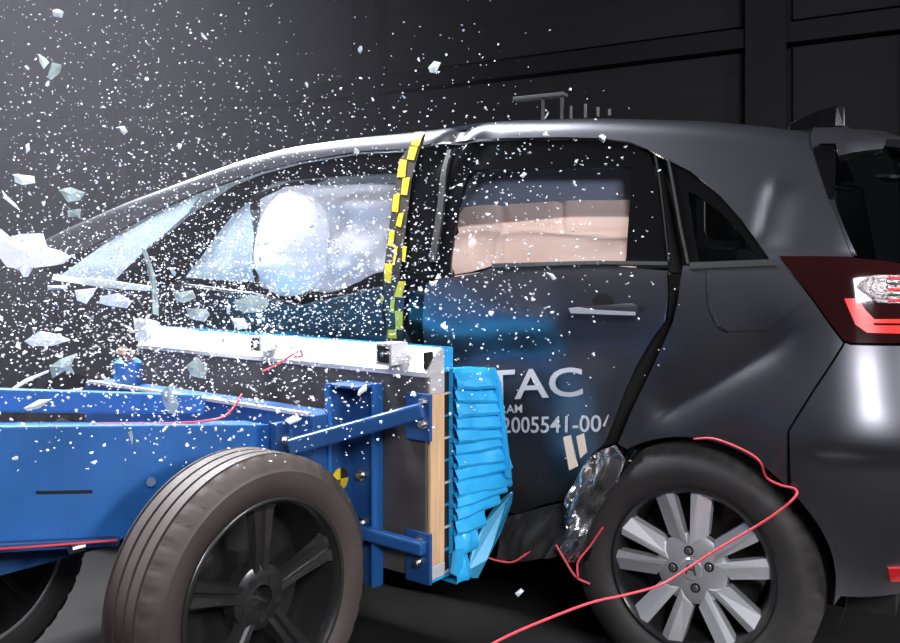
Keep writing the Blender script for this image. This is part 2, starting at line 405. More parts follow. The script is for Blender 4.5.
def skin_mesh(name, V, T, material, parent, off=0.0, thick=0.012, dn=True, mirror=False):
    w, v = V[:, 0], V[:, 1]; n = Sn(w, v, dn); p = S(w, v, dn)
    if callable(off):
        o = off(w, v); e = 0.003
        p1 = p + n * o[:, None]
        a = (S(w + e, v, dn) + n * off(w + e, v)[:, None]) - (S(w - e, v, dn) + n * off(w - e, v)[:, None])
        b = (S(w, v + e, dn) + n * off(w, v + e)[:, None]) - (S(w, v - e, dn) + n * off(w, v - e)[:, None])
        n = np.cross(b, a); n /= (np.linalg.norm(n, axis=1)[:, None] + 1e-12); p = p1
    else: p = p + n * off
    q = p - n * thick
    a, b, c = V[T[:, 0]], V[T[:, 1]], V[T[:, 2]]
    area2 = (b[:, 0] - a[:, 0]) * (c[:, 1] - a[:, 1]) - (b[:, 1] - a[:, 1]) * (c[:, 0] - a[:, 0])
    T = T.copy(); fl = area2 > 0; T[fl] = T[fl][:, ::-1]
    if mirror: p, n, q = mirror_y(p), n * np.array([1, -1, 1]), mirror_y(q); T = T[:, ::-1]
    ed = {}
    for t in T:
        for i in range(3):
            e1 = (int(t[i]), int(t[(i + 1) % 3])); ed[e1] = 1
    bd = [e1 for e1 in ed if (e1[1], e1[0]) not in ed]
    verts = [tuple(x) for x in p]; nor = [tuple(x) for x in n]; faces = [tuple(int(i) for i in t) for t in T]
    if thick:
        for i, j in bd:
            k = len(verts); e1 = p[j] - p[i]; rn = np.cross(e1, n[i]); rn /= (np.linalg.norm(rn) + 1e-12)
            verts += [tuple(p[i]), tuple(p[j]), tuple(q[j]), tuple(q[i])]; nor += [tuple(rn)] * 4; faces.append((k, k + 3, k + 2, k + 1))
    return mk(name, verts, faces, material, parent, normals=nor)

def panel(name, poly, material, parent, off=0.0, holes=(), cell=0.025, thick=0.012, dn=True, mirror=False):
    V, T = tri_region(poly, list(holes), cell)
    return skin_mesh(name, V, T, material, parent, off, thick, dn, mirror)

def arc(cx, cz, r, a0, a1, n=24): return [(cx + r * math.cos(math.radians(a0 + (a1 - a0) * i / n)), cz + r * math.sin(math.radians(a0 + (a1 - a0) * i / n))) for i in range(n + 1)]
def roofline(w0, w1, s, n=40): return [(w0 + (w1 - w0) * i / n, float(VR(np.clip(w0 + (w1 - w0) * i / n, -.6, 3.6))) + s) for i in range(n + 1)]

car = empty('crashed_car', (0.62, 2.30, 0), CARF.a)
tag(car, 'dark grey five door hatchback being struck in its side, glass bursting from its doors', 'car')

WV0, AR = 0.302, 0.350                           # rear wheel arch
# side frame: windscreen pillar, roof rail, rear pillar and rear quarter in one pressing
bump_seam = P([(787, 431), (815, 386), (843, 343)])
lampe = P([(828, 323), (812, 300), (795, 278), (779, 256), (815, 256), (853, 257)])
drear = P([(841, 224), (826, 182), (814, 150), (810, 140)])
win_top = P([(660, 156), (648, 149), (630, 142), (600, 138), (560, 137), (500, 138), (446, 142), (405, 149), (360, 151), (300, 161), (260, 171), (200, 191), (150, 213), (100, 241), (60, 263)])
qwin = P([(683, 266), (772, 263), (741, 219), (716, 191), (690, 171)])
qfront = P([(618, 444), (631, 412), (646, 381), (662, 347), (673, 322), (678, 300)])
a_hi = 0.0
poly = arc(0, WV0, AR, 40, 150, 24)                        # front to rear over the wheel
poly = [p for p in poly if p[0] < qfront[0][0] - 0.005 and p[0] > bump_seam[0][0] + 0.004] + [(bump_seam[0][0] + .003, WV0 + math.sqrt(AR ** 2 - (bump_seam[0][0] + .003) ** 2))]
poly = poly + bump_seam + lampe[0:] + drear + roofline(drear[-1][0], 2.78, 0.075) + win_top[::-1] + qwin[::-1] + qfront[::-1]
frame_o = panel('side_frame', poly, PAINT, car, cell=0.014)
tag(frame_o, 'dark grey rear quarter, roof rail and windscreen pillar pressing with creases')
# fuel flap seam (its glint laid on as a thin chrome strip), a lid set in the quarter
ff = P([(708, 271), (790, 271), (806, 300), (767, 330), (728, 331), (717, 324), (710, 306)])
panel('fuel_flap', ff, PAINT, frame_o, off=0.0035, cell=0.015, thick=0.003)
panel('flap_edge_glint', P([(706.5, 272), (708.5, 272), (709, 295), (711, 308), (719, 324), (729, 331), (728, 332.5), (717, 326), (709, 309), (707, 295)]), CHROME, frame_o, off=0.005, cell=0.012, thick=0.003)
# roof, windscreen, hood
panel('roof', roofline(-0.22, 1.22, 0.078) + [(1.30, float(VR(1.3)) + .72), (-0.25, float(VR(-.25)) + .72)], PAINT, car, cell=0.05, dn=False)
panel('roof', roofline(-0.22, 1.22, 0.0) + [(1.30, float(VR(1.3)) + .72), (-0.25, float(VR(-.25)) + .72)], PAINT, car, cell=0.05, dn=False, mirror=True)
panel('windscreen', roofline(1.24, 2.76, 0.078) + [(2.86, float(VR(2.86)) + .72), (1.32, float(VR(1.32)) + .72)], GLASSWS, car, off=-0.004, cell=0.05, thick=0.005, dn=False)
panel('windscreen', roofline(1.24, 2.76, 0.078) + [(2.86, float(VR(2.86)) + .72), (1.32, float(VR(1.32)) + .72)], GLASSWS, car, off=-0.004, cell=0.05, thick=0.005, dn=False, mirror=True)
for mir in (False, True):
    panel('hood', roofline(2.80, 3.35, 0.012) + [(3.36, float(VR(3.36)) + .70), (2.88, float(VR(2.88)) + .70)], PAINT, car, cell=0.05, dn=False, mirror=mir)
# rear door
rd = P([(668, 271), (667, 300), (664, 322), (652, 340), (637, 366), (625, 392), (615, 420), (606, 442), (588, 458), (575, 498), (545, 504), (516, 514)]) + [(0.66, 0.345), (0.925, 0.345), (0.93, 0.7)] + P([(424, 300), (426, 284), (450, 278), (478, 273), (494, 267), (520, 265), (600, 264.5)])
door = panel('rear_door', rd, PAINT, car, cell=0.018)
tag(door, 'dark grey rear door panel dented and reflecting blue')
# front door, fender, sill, bumpers
fd = [(0.945, 0.345), (1.98, 0.36), (2.02, 0.7)] + P([(140, 292), (182, 284), (250, 293), (300, 306), (345, 296), (384, 286), (388, 300)]) + [(0.945, 0.80)]
panel('front_door', fd, PAINT, car, cell=0.025)
fen = [(2.03, 0.72), (2.0, 0.4)] + arc(2.53, 0.31, 0.36, 170, 10, 18) + [(3.02, 0.45), (3.06, 0.72)] + roofline(3.06, 2.80, 0.0, 8) + P([(50, 275), (100, 288), (136, 296)])
panel('front_fender', fen, PAINT, car, cell=0.03)
panel('sill', [(0.36, 0.345), (0.42, 0.22), (2.1, 0.22), (2.14, 0.35)] + [(0.99, 0.335), (0.7, 0.335)], TRIMBLK, car, off=-0.015, cell=0.03)
bp = [(a - .006, b) for a, b in bump_seam] + P([(850, 345)]) + [(-0.62, 0.905), (-1.35, 0.905), (-1.35, 0.30)] + P([(860, 597), (841, 596)]) + arc(0, WV0, AR, 186, math.degrees(math.acos((bump_seam[0][0] - .008) / AR)), 10)
bump = panel('rear_bumper', bp, PAINT, car, cell=0.018)
tag(bump, 'grey rear bumper corner with a bright lamp reflection')
panel('rear_bumper', [(-0.35, 0.905), (-1.35, 0.905), (-1.35, 0.30), (-0.40, 0.30)], PAINT, car, dn=False, mirror=True, cell=0.05)
refl = panel('bumper_reflector', P([(887, 567), (908, 566), (908, 580), (889, 580)]), REFL_RED, car, off=0.006, cell=0.015, thick=0.008)
for mir in (False, True):
    panel('front_bumper', [(3.04, 0.43), (3.08, 0.70), (4.25, 0.70), (4.25, 0.22), (3.1, 0.22)], PAINT, car, dn=False, mirror=mir, cell=0.06)
# glazing and black frames
rd_out = P([(446, 143), (500, 139), (560, 138), (600, 139), (630, 143.5), (647, 151), (656, 180), (663, 220), (667, 262), (600, 263), (560, 263), (495, 265.5), (470, 272), (429, 281), (435, 240), (441, 190)])
rd_in = P([(468, 168), (540, 166), (628, 165), (628.5, 200), (624, 261), (540, 261.5), (492, 264), (470, 271), (448, 275.5), (452, 235), (460, 190)])
panel('window_frame', rd_out, TRIMBLK, car, off=-0.012, holes=[rd_in], cell=0.02)
panel('door_glass', rd_in, GLASS, car, off=-0.02, cell=0.04, thick=0.004)
panel('belt_trim', P([(492, 264), (600, 261.5), (668, 262.5), (668, 266), (600, 265), (494, 268)]), MATTBLK, car, off=0.006, cell=0.02, thick=0.01)
qw_out = P([(663, 158), (690, 172), (716, 192), (741, 220), (771, 262), (688, 265), (680, 225), (672, 190)])
qw_in = P([(687, 190), (700, 196), (722, 213), (742, 235), (757, 257), (698, 261), (692, 225)])
panel('quarter_window_frame', qw_out, TRIMBLK, car, off=-0.010, holes=[qw_in], cell=0.015)
panel('quarter_glass', qw_in, GLASSDK, car, off=-0.016, cell=0.03, thick=0.004)
panel('belt_trim', P([(690, 263), (771, 260), (776, 266), (690, 269.5)]), MATTBLK, car, off=0.004, cell=0.02, thick=0.01)
# door edge lines beside the opened gap, the chrome ones painting in highlights
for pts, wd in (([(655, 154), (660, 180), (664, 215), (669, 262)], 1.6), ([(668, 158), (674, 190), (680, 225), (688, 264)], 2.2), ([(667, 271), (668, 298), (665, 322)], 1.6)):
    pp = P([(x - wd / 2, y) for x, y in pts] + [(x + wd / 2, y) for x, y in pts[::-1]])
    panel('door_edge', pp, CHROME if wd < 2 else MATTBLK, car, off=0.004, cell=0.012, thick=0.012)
edge = P([(665, 322), (652, 340), (637, 366), (625, 392), (613, 425), (606, 442), (601, 440), (608, 420), (620, 388), (634, 360), (648, 337), (661, 321)])
panel('door_edge', edge, PAINT, car, off=0.006, cell=0.012, thick=0.02)
bpil = P([(410, 149), (446, 143), (441, 190), (435, 245), (428, 283), (424, 330)]) + [(0.94, 0.75), (1.02, 0.75)] + P([(385, 335), (387, 290), (394, 225), (402, 185)])
bp_o = panel('middle_pillar', bpil, TRIMBLK, car, off=-0.008, cell=0.02)
panel('pillar_trim', P([(447, 150), (452, 150), (443, 215), (436, 262), (430, 262), (438, 205)]), MATTBLK, car, off=0.004, cell=0.02)
panel('window_frame', P([(232, 185), (262, 173), (300, 163), (360, 153), (403, 151), (400, 171), (394, 172), (330, 176), (270, 181), (245, 197), (228, 212), (180, 279), (150, 291), (112, 290), (150, 247), (190, 213)]), TRIMBLK, car, off=-0.010, cell=0.02)
panel('quarter_glass', P([(60, 274), (100, 245), (150, 217), (196, 195), (186, 212), (150, 243), (112, 281)]), GLASSFR, car, off=-0.01, cell=0.03, thick=0.004)
panel('quarter_window_trim', P([(54, 274), (112, 281), (150, 286), (150, 291), (110, 288), (52, 280)]), SHARDW, car, off=0.002, cell=0.02)
panel('door_glass', P([(181, 279), (206, 243), (228, 214), (244, 200), (249, 235), (250, 284), (220, 282)]), GLASSFR, car, off=-0.025, cell=0.03, thick=0.004)
# curtain airbags
aw = P([(243, 192), (268, 178), (330, 176), (395, 171), (392, 215), (376, 262), (345, 288), (310, 302), (275, 304), (248, 298), (238, 245)])
lob = P([(280, 240), (352, 200), (345, 250), (318, 215)])
def bag1(w, v):
    g = lambda c, sw, sv: np.exp(-((w - c[0]) / sw) ** 2 - ((v - c[1]) / sv) ** 2)
    return -0.10 + 0.02 * g(lob[0], 0.13, 0.20) + 0.05 * g(lob[1], 0.2, 0.05) + 0.05 * g(lob[2], 0.12, 0.12) - 0.035 * g(lob[3], 0.06, 0.06) + 0.006 * np.sin(50 * v + 9 * w) * np.sin(31 * w)
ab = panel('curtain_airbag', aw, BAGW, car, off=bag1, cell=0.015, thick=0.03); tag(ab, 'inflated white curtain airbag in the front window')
cw, cv = P([(276, 243)])[0]; ew = abs(P([(312, 243)])[0][0] - cw); ev = abs(P([(276, 186)])[0][1] - cv)
lobe = [(cw + ew * math.copysign(abs(math.cos(t)) ** .8, math.cos(t)), cv + ev * math.copysign(abs(math.sin(t)) ** .8, math.sin(t))) for t in [k * math.pi / 18 for k in range(36)]]
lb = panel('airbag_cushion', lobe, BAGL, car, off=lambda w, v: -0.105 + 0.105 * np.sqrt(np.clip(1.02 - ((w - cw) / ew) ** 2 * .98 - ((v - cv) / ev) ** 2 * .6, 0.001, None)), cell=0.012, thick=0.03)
tag(lb, 'bright rounded airbag cushion bulging in the front window')
ar = P([(449, 212), (458, 203), (500, 199), (560, 195), (622, 192), (630, 196), (627, 262), (540, 266), (490, 268), (445, 280)])
lr = P([(560, 222), (560, 248), (470, 240), (552, 215)])
def bag2(w, v):
    a, b = lr[0][1], lr[1][1]
    t = (v - b) / max(1e-3, a - b)
    o = -0.075 + 0.030 * np.abs(np.cos(t * math.pi * 0.5)) ** 0.6 + 0.03 * np.exp(-((w - lr[2][0]) / 0.04) ** 2 - ((v - lr[2][1]) / 0.08) ** 2)
    o = o - 0.018 * np.exp(-((w - lr[3][0]) / 0.010) ** 2) * sig((v - a) / 0.008)
    o = o - 0.020 * np.exp(-((v - a - 0.10 * (w - lr[3][0])) / 0.012) ** 2) * sig((lr[2][0] - 0.06 - w) / 0.03) - 0.02 * np.exp(-((w - lr[2][0] + .07) / 0.012) ** 2)
    return o + 0.003 * np.sin(60 * v + 9 * w) + 0.004 * np.sin(21 * w + 14 * v)
ab2 = panel('curtain_airbag', ar, BAGP, car, off=bag2, cell=0.015, thick=0.03); tag(ab2, 'rosy lit curtain airbag with a seam behind the rear door glass')
panel('airbag_tether', P([(452, 148), (636, 143), (636, 200), (560, 202), (446, 216)]), mat('slate_headliner_cloth', (0.16, 0.19, 0.25), 0.9), car, off=-0.10, cell=0.03, thick=0.01)
panel('torn_door_trim', P([(150, 292), (182, 285), (250, 294), (300, 307), (345, 297), (384, 287), (386, 335), (300, 332), (200, 325), (150, 320)]), MATTBLK, car, off=lambda w, v: 0.008 + 0.006 * np.sin(37 * w) * np.sin(41 * v + 7 * w), cell=0.015, thick=0.01)
# handle
hd = P([(572, 307), (590, 305), (636, 303), (642, 306), (641, 314), (620, 312), (590, 312), (574, 311)])
panel('handle_recess', P([(592, 300), (598, 294), (606, 293), (613, 297), (614, 304), (606, 308), (596, 308)]), VOIDBLK, car, off=0.002, cell=0.01, thick=0.003)
hw = np.array(hd); hc = hw.mean(0)
h_o = panel('door_handle', hd, PAINT, car, off=lambda w, v: 0.030 - 0.5 * ((v - hc[1]) / 0.02) ** 2 * 0.012 + 0 * w, cell=0.006, thick=0.018)
panel('handle_edge', P([(573, 307), (582, 306), (600, 308.5), (640, 311), (640, 314), (600, 312), (575, 311.5)]), RIMCUT, h_o, off=0.034, cell=0.008, thick=0.006)
# tail lamp
tl = P([(780, 257), (815, 257.5), (854, 259), (889, 262.5), (905, 266)]) + [(-0.72, 1.06), (-0.78, 1.0), (-0.78, 0.92), (-0.62, 0.915)] + P([(900, 343), (851, 343), (844, 340.5), (829, 321), (813, 298)])
lamp = panel('tail_lamp', tl, LAMP_RED, car, off=0.006, cell=0.02, thick=0.03); tag(lamp, 'dark red tail lamp with a lit red hook')
panel('lamp_light_bar', P([(844, 299), (857, 299), (865, 311), (873, 319.5), (900, 319.5), (918, 320), (918, 334), (900, 334), (866, 333), (855, 325)]), LED_RED, lamp, off=0.010, cell=0.012, thick=0.004)
panel('lamp_line', P([(872, 323.5), (918, 323.5), (918, 325.5), (873, 325.5)]), LAMP_RED, lamp, off=0.0115, cell=0.012, thick=0.002)
panel('lamp_reflector', P([(855, 287), (862, 279), (872, 276), (900, 276), (918, 277), (918, 303), (900, 304), (876, 303), (868, 297)]), LAMP_CLR, lamp, off=0.010, cell=0.012, thick=0.004)
for k in range(5):
    y = 278 + k * 5.4
    panel('lamp_fin', P([(886, y), (918, y + 0.6), (918, y + 2.8), (887, y + 2.2)]), (LED_RED, CHROME)[k % 2], lamp, off=0.014, cell=0.012, thick=0.003)
panel('tail_lamp', [(-0.2, 1.1), (-0.74, 1.08), (-0.74, 0.93), (-0.36, 0.93)], LAMP_RED, car, dn=False, mirror=True, cell=0.04, off=0.004)
# tailgate
panel('spoiler', P([(811, 141), (826, 135.5), (850, 133.5), (885, 133.5)]) + [(-0.62, 1.475), (-1.20, 1.475), (-1.20, 1.42), (-0.6, 1.41)] + P([(880, 151), (850, 155), (839, 158), (836, 146), (820, 146), (813, 150)]), PAINT, car, off=0.012, cell=0.02, thick=0.03)
panel('spoiler_fin', P([(813, 151), (820, 146), (835, 147), (835, 175), (833, 200), (829, 199), (820, 172)]), TRIMBLK, car, off=0.004, cell=0.012)
tg = P([(837, 161), (860, 156), (885, 152)]) + [(-0.6, 1.40), (-1.20, 1.40), (-1.20, 1.09), (-0.66, 1.085)] + P([(890, 260), (855, 256), (848, 240), (836, 207)])
panel('rear_window', tg, GLASSDK, car, off=-0.004, cell=0.025, thick=0.005)
panel('window_seal', P([(829, 201), (834, 201), (846, 232), (857, 256), (852, 256), (842, 230)]), CHROME, car, off=0.003, cell=0.012)
panel('tailgate', [(-0.79, 1.08), (-1.35, 1.08), (-1.35, 0.92), (-0.80, 0.92)], PAINT, car, cell=0.04)
panel('tailgate', [(-0.75, 1.08), (-1.35, 1.08), (-1.35, 0.92), (-0.75, 0.92)], PAINT, car, cell=0.05, dn=False, mirror=True)
panel('rear_window', [(-0.45, 1.40), (-1.20, 1.40), (-1.20, 1.09), (-0.5, 1.09)], GLASSDK, car, cell=0.05, dn=False, mirror=True, thick=0.005)
panel('spoiler', [(-0.33, 1.43), (-1.20, 1.42), (-1.20, 1.475), (-0.30, 1.475)], PAINT, car, cell=0.05, dn=False, mirror=True)
# shark fin aerial
fa, fb = CARF.at_y(789, 124, -0.62), CARF.at_y(845, 124, -0.62); fin_h = CARF.at_y(843, 105, -0.62).z
L_ = fa.x - fb.x; m = MB(); rows = []
for t, hgt, wd in ((0, .005, .010), (.25, .35, .022), (.55, .75, .022), (.85, .98, .016), (1.0, 1.0, .006)):
    x = fa.x - L_ * t; rows.append([(x, -0.62 - wd, fa.z - .02), (x, -0.62 - wd * .4, fa.z + (fin_h - fa.z) * hgt), (x, -0.62 + wd * .4, fa.z + (fin_h - fa.z) * hgt), (x, -0.62 + wd, fa.z - .02)])
for r in rows: m.v += r
for i in range(4): m.f += [(i * 4 + k, i * 4 + (k + 1) % 4, i * 4 + 4 + (k + 1) % 4, i * 4 + 4 + k) for k in range(4)]
m.f += [(0, 1, 2, 3), (19, 18, 17, 16)]
m.build('roof_aerial', TRIMBLK, car, bevel=0.003)
# inner shell so that gaps and wheel wells read dark
arch_hole = arc(0, WV0, AR - .005, 0, 360, 36)[:-1]; arch_f = arc(2.53, 0.31, 0.355, 0, 360, 30)[:-1]
panel('inner_shell', [(-0.30, 0.26), (3.1, 0.24), (3.1, 0.68), (2.7, 0.9), (1.9, 0.95), (0.1, 1.03), (-0.35, 1.05)], VOIDBLK, car, off=-0.05, holes=[arch_hole, arch_f], cell=0.06, thick=0.01)
panel('inner_shell', P([(640, 150), (690, 165), (692, 266), (664, 266)]), VOIDBLK, car, off=-0.05, cell=0.05, thick=0.01)
for cx, r in ((0.0, AR), (2.53, 0.36)):
    m = MB(); n = 24
    for i in range(n + 1):
        a = math.radians(-20 + 220 * i / n)
        for yy in (-0.13, -0.36): m.v.append((cx + r * math.cos(a), yy, 0.305 + r * math.sin(a)))
    m.f = [(2 * i, 2 * i + 1, 2 * i + 3, 2 * i + 2) for i in range(n)]
    k = len(m.v); m.v.append((cx, -0.36, 0.3)); m.f += [(2 * i + 1, 2 * i + 3, k) for i in range(n)]
    m.build('wheel_well', VOIDBLK, car)
# far side, floor pan and seats
far_wins = [[(0.05, 1.10), (0.95, 1.07), (0.88, 1.40), (0.2, 1.40)], [(1.05, 1.07), (1.9, 1.05), (1.45, 1.36), (1.0, 1.40)]]
panel('far_side', arc(0, WV0, AR, 180, 0, 14)[::-1] + [(2.17, .3)] + arc(2.53, .31, .36, 180, 0, 14) + [(3.05, 0.45)] + roofline(3.05, -0.25, 0.02) + [(-0.32, 0.9), (-0.36, 0.32)], PAINT, car, dn=False, mirror=True, holes=far_wins, cell=0.06)
for fw in far_wins: panel('far_glass', fw, GLASS, car, dn=False, mirror=True, cell=0.08, off=-0.005, thick=0.004)
MB().box(-0.45, 3.1, -1.62, -0.25, 0.20, 0.27).build('floor_pan', VOIDBLK, car)
MB().box(-0.5, -0.3, -1.5, -0.35, 0.27, 0.9).build('boot_lining', VOIDBLK, car)
for x in (0.35, 1.25):
    for y in (-0.52, -1.2):
        mm = MB().box(x - .1, x + .42, y - .24, y + .24, 0.45, 0.6); mm.hexa([(x - .12, y - .24, .55), (x + .02, y - .24, .55), (x + .02, y + .24, .55), (x - .12, y + .24, .55), (x - .32, y - .2, 1.15), (x - .22, y - .2, 1.15), (x - .22, y + .2, 1.15), (x - .32, y + .2, 1.15)])
        so = mm.build('seat', SEATM, car, bevel=0.03)
        MB().box(x - .37, x - .27, y - .12, y + .12, 1.17, 1.34).build('headrest', SEATM, so, bevel=0.03)
# unseen lamps added in the cabin to make the airbags glow
def added_cabin_lamp(x, y, z, power, col, aim):
    body = MB().box(x - .09, x + .09, y - .10, y - .03, z - .06, z + .06).build('added_cabin_lamp', MATTBLK, car, bevel=.006)
    d = bpy.data.lights.new('added_cabin_light', 'AREA'); d.shape = 'RECTANGLE'; d.size = .16; d.size_y = .10; d.energy = power; d.color = col
    lo = bpy.data.objects.new('added_cabin_light', d); COL.objects.link(lo); lo.parent = body
    lo.location = (x, y - .025, z); lo.rotation_euler = (Vector(aim) - Vector((x, y, z))).to_track_quat('-Z', 'Y').to_euler()
added_cabin_lamp(0.48, -0.95, 1.30, 12, (1.0, 0.86, 0.80), (0.48, -0.2, 1.15))
added_cabin_lamp(1.35, -1.05, 1.22, 8, (0.92, 0.95, 1.0), (1.5, -0.2, 1.15))
# crumpled metal at the rear foot of the door
def crumple(name, poly_px, material, y_base, amp, seed, parent, thick=0.03, cell=0.008):
    pts = [CARF.at_y(px, py, y_base) for px, py in poly_px]; poly = [(p.x, p.z) for p in pts]
    V, T = tri_region(poly, [], cell); v = []
    for a, b in V:
        q_ = a * 0.8 + b * 0.45; r_ = b * 0.8 - a * 0.5; n1 = noise.noise(Vector((q_ * 22 + seed, r_ * 5, seed))); n2 = abs(noise.noise(Vector((q_ * 45 + seed, r_ * 9, seed))))
        v.append((a, y_base + amp * (n1 * 1.0 + n2 * 0.7 - 0.25), b))
    n = len(v); m = MB(); m.v = v + [(a, y_base - thick, b) for a, b in V]
    m.f = [tuple(int(i) for i in t) for t in T] + [tuple(int(i) + n for i in t[::-1]) for t in T]
    o = m.build(name, material, parent, smooth=True); o.data.set_sharp_from_angle(angle=math.radians(55)); return o
crumple('torn_sill_end', [(597, 452), (612, 447), (622, 462), (612, 490), (600, 512), (590, 535), (578, 562), (564, 560), (562, 540), (568, 510), (572, 486), (582, 466)], FOIL, 0.01, 0.085, 3.1, car)
crumple('torn_arch_edge', [(600, 448), (622, 442), (640, 452), (618, 480), (604, 520), (598, 560), (586, 560), (592, 520), (604, 480)], TRIMBLK, -0.03, 0.05, 7.7, car)
crumple('sill_cover', [(500, 520), (545, 508), (575, 502), (572, 530), (560, 556), (520, 562), (496, 560)], MATTBLK, -0.02, 0.02, 1.7, car)
for pts in ([(564, 437), (571, 435), (578, 466), (570, 470)], [(577, 436), (584, 433), (587, 452), (581, 458)]):
    q = [CARF.at_y(px, py, 0.035) for px, py in pts]
    MB().prism(q, (0.0, 0.006, 0)).build('torn_tape_strip', mat('cream_tape', (0.72, 0.60, 0.48), 0.6), car)

# checked tape on the middle pillar
def quad_panel(name, px, material, parent, off, th=0.002): return panel(name, P(px), material, parent, off=off, cell=0.02, thick=th)
tape = quad_panel('checked_tape', [(415, 134), (426, 134), (420, 150), (412, 180), (408, 215), (404, 250), (400, 285), (405, 300), (404, 338), (388, 338), (384, 300), (385, 265), (389, 232), (395, 195), (400, 160), (410, 147)], TAPEBLK, car, 0.004)
for q in ([(416, 134), (425.5, 134), (420, 147), (412, 146)], [(411, 147.5), (419, 147.5), (415, 161), (408, 160)], [(401, 160), (408, 161), (406, 178), (398, 178)], [(404, 179), (411, 178), (408, 196), (402, 195)],
          [(395, 195), (401, 194), (399, 213), (393, 212)], [(400, 214), (405, 213), (402, 228), (397, 226)], [(391, 230), (396, 231), (394, 247), (389, 246)], [(396, 247), (399, 247), (396, 264), (394, 264)],
          [(404, 246), (408, 247), (406, 262), (403.5, 262)], [(386, 264), (394, 264), (392, 283), (386, 282)], [(400, 281), (407, 281), (403, 297), (395, 296)], [(392, 299), (396, 299), (395, 312), (391, 311)],
          [(382, 297), (385, 297), (381, 314), (377, 313)], [(396, 310), (404, 311), (404, 329), (397, 328)], [(389, 329), (397, 329), (398, 338), (388, 337)]):
    quad_panel('tape_square', q, YELLOW, tape, 0.0075)

# lettering on the rear door
def text_on_door(body, quad_px, name='lettering'):
    cu = bpy.data.curves.new('tmp', 'FONT'); cu.body = body; cu.resolution_u = 4; cu.offset = 0.012
    o = bpy.data.objects.new('tmp', cu); COL.objects.link(o); bpy.context.view_layer.update()
    dg = bpy.context.evaluated_depsgraph_get(); me = bpy.data.meshes.new_from_object(o.evaluated_get(dg))
    bm = bmesh.new(); bm.from_mesh(me); bmesh.ops.triangulate(bm, faces=bm.faces)
    xs = [v.co.x for v in bm.verts]; ys = [v.co.y for v in bm.verts]; x0, x1 = min(xs), max(xs); y0, y1 = min(ys), max(ys)
    q = [np.array(p) for p in P(quad_px)]           # top-left, top-right, bottom-right, bottom-left
    V = []
    for v in bm.verts:
        a, b = (v.co.x - x0) / (x1 - x0), (v.co.y - y0) / (y1 - y0)
        V.append((q[3] * (1 - a) + q[2] * a) * (1 - b) + (q[0] * (1 - a) + q[1] * a) * b)
    T = np.array([[v.index for v in f_.verts] for f_ in bm.faces]); bm.free()
    bpy.data.objects.remove(o); bpy.data.curves.remove(cu); bpy.data.meshes.remove(me)
    return skin_mesh(name, np.array(V), T, DECAL, door, off=0.004, thick=0.0)
text_on_door('UTAC', [(459, 371.5), (583, 367), (584, 396), (459, 402)])
text_on_door('CERAM', [(487, 405), (523, 404), (523, 412.5), (487, 413.5)])
text_on_door('2005541-00', [(502, 417), (602, 414.6), (602, 431.6), (502, 433)])
text_on_door('4', [(603.5, 414.5), (610.5, 414.3), (609.5, 431.3), (603.5, 431.5)])

# ------------------------------------------------------------------ wheels
def lathe(profile, n, notch=None):
    v, f = [], []; m = len(profile)
    for k in range(n):
        a = 2 * math.pi * k / n
        for j, (r, y) in enumerate(profile):
            if notch and j in notch and k % 5 == 0: r -= 0.006
            v.append((r * math.cos(a), y, r * math.sin(a)))
    for k in range(n):
        k2 = (k + 1) % n
        for j in range(m - 1): f.append((k * m + j, k2 * m + j, k2 * m + j + 1, k * m + j + 1))
    return v, f
def tyre(R, r, wd, parent, material, name='tyre'):
    h = wd / 2; pr = [(r - .004, -h + .02), (r + .01, -h + .004), (r + (R - r) * .45, -h - .006), (R - .03, -h + .004), (R - .012, -h + .014), (R - .004, -h + .028)]
    idx = [len(pr) - 2, len(pr) - 1]
    for g in (-0.3, -0.1, 0.1, 0.3):
        c = g * wd; pr += [(R - .001, c - .007), (R - .001, c - .0045), (R - .008, c - .004), (R - .008, c + .004), (R - .001, c + .0045)]
    pr += [(R - .004, h - .028), (R - .012, h - .014), (R - .03, h - .004), (r + (R - r) * .62, h + .005), (r + (R - r) * .45, h + .006), (r + .018, h + .002), (r + .012, h - .004), (r - .004, h - .012)]
    i0 = len(pr) - 8; idx += [i0, i0 + 1]
    v, f_ = lathe(pr, 200, idx)
    o = MB().add(v, f_).build(name, material, parent, smooth=True)
    o.data.set_sharp_from_angle(angle=math.radians(38))
    return o
def rim_barrel(r, wd, parent, material, dish=0.05):
    h = wd / 2
    pr = [(r + .002, h - .006), (r - .006, h - .004), (r - .012, h - .012), (r - .018, h - .03), (r - .035, -h + .03), (r - .002, -h + .01)]
    v, f_ = lathe(pr, 64); m = MB().add(v, f_)
    v, f_ = lathe([(0.002, -h + .06), (r * .8, -h + .06), (r - .03, -h + .04)], 48); m.add(v, f_)
    o = m.build('wheel', material, parent, smooth=True); o.data.set_sharp_from_angle(angle=math.radians(40))
    return o
def pol(r, a, y): return (r * math.cos(a), y, r * math.sin(a))

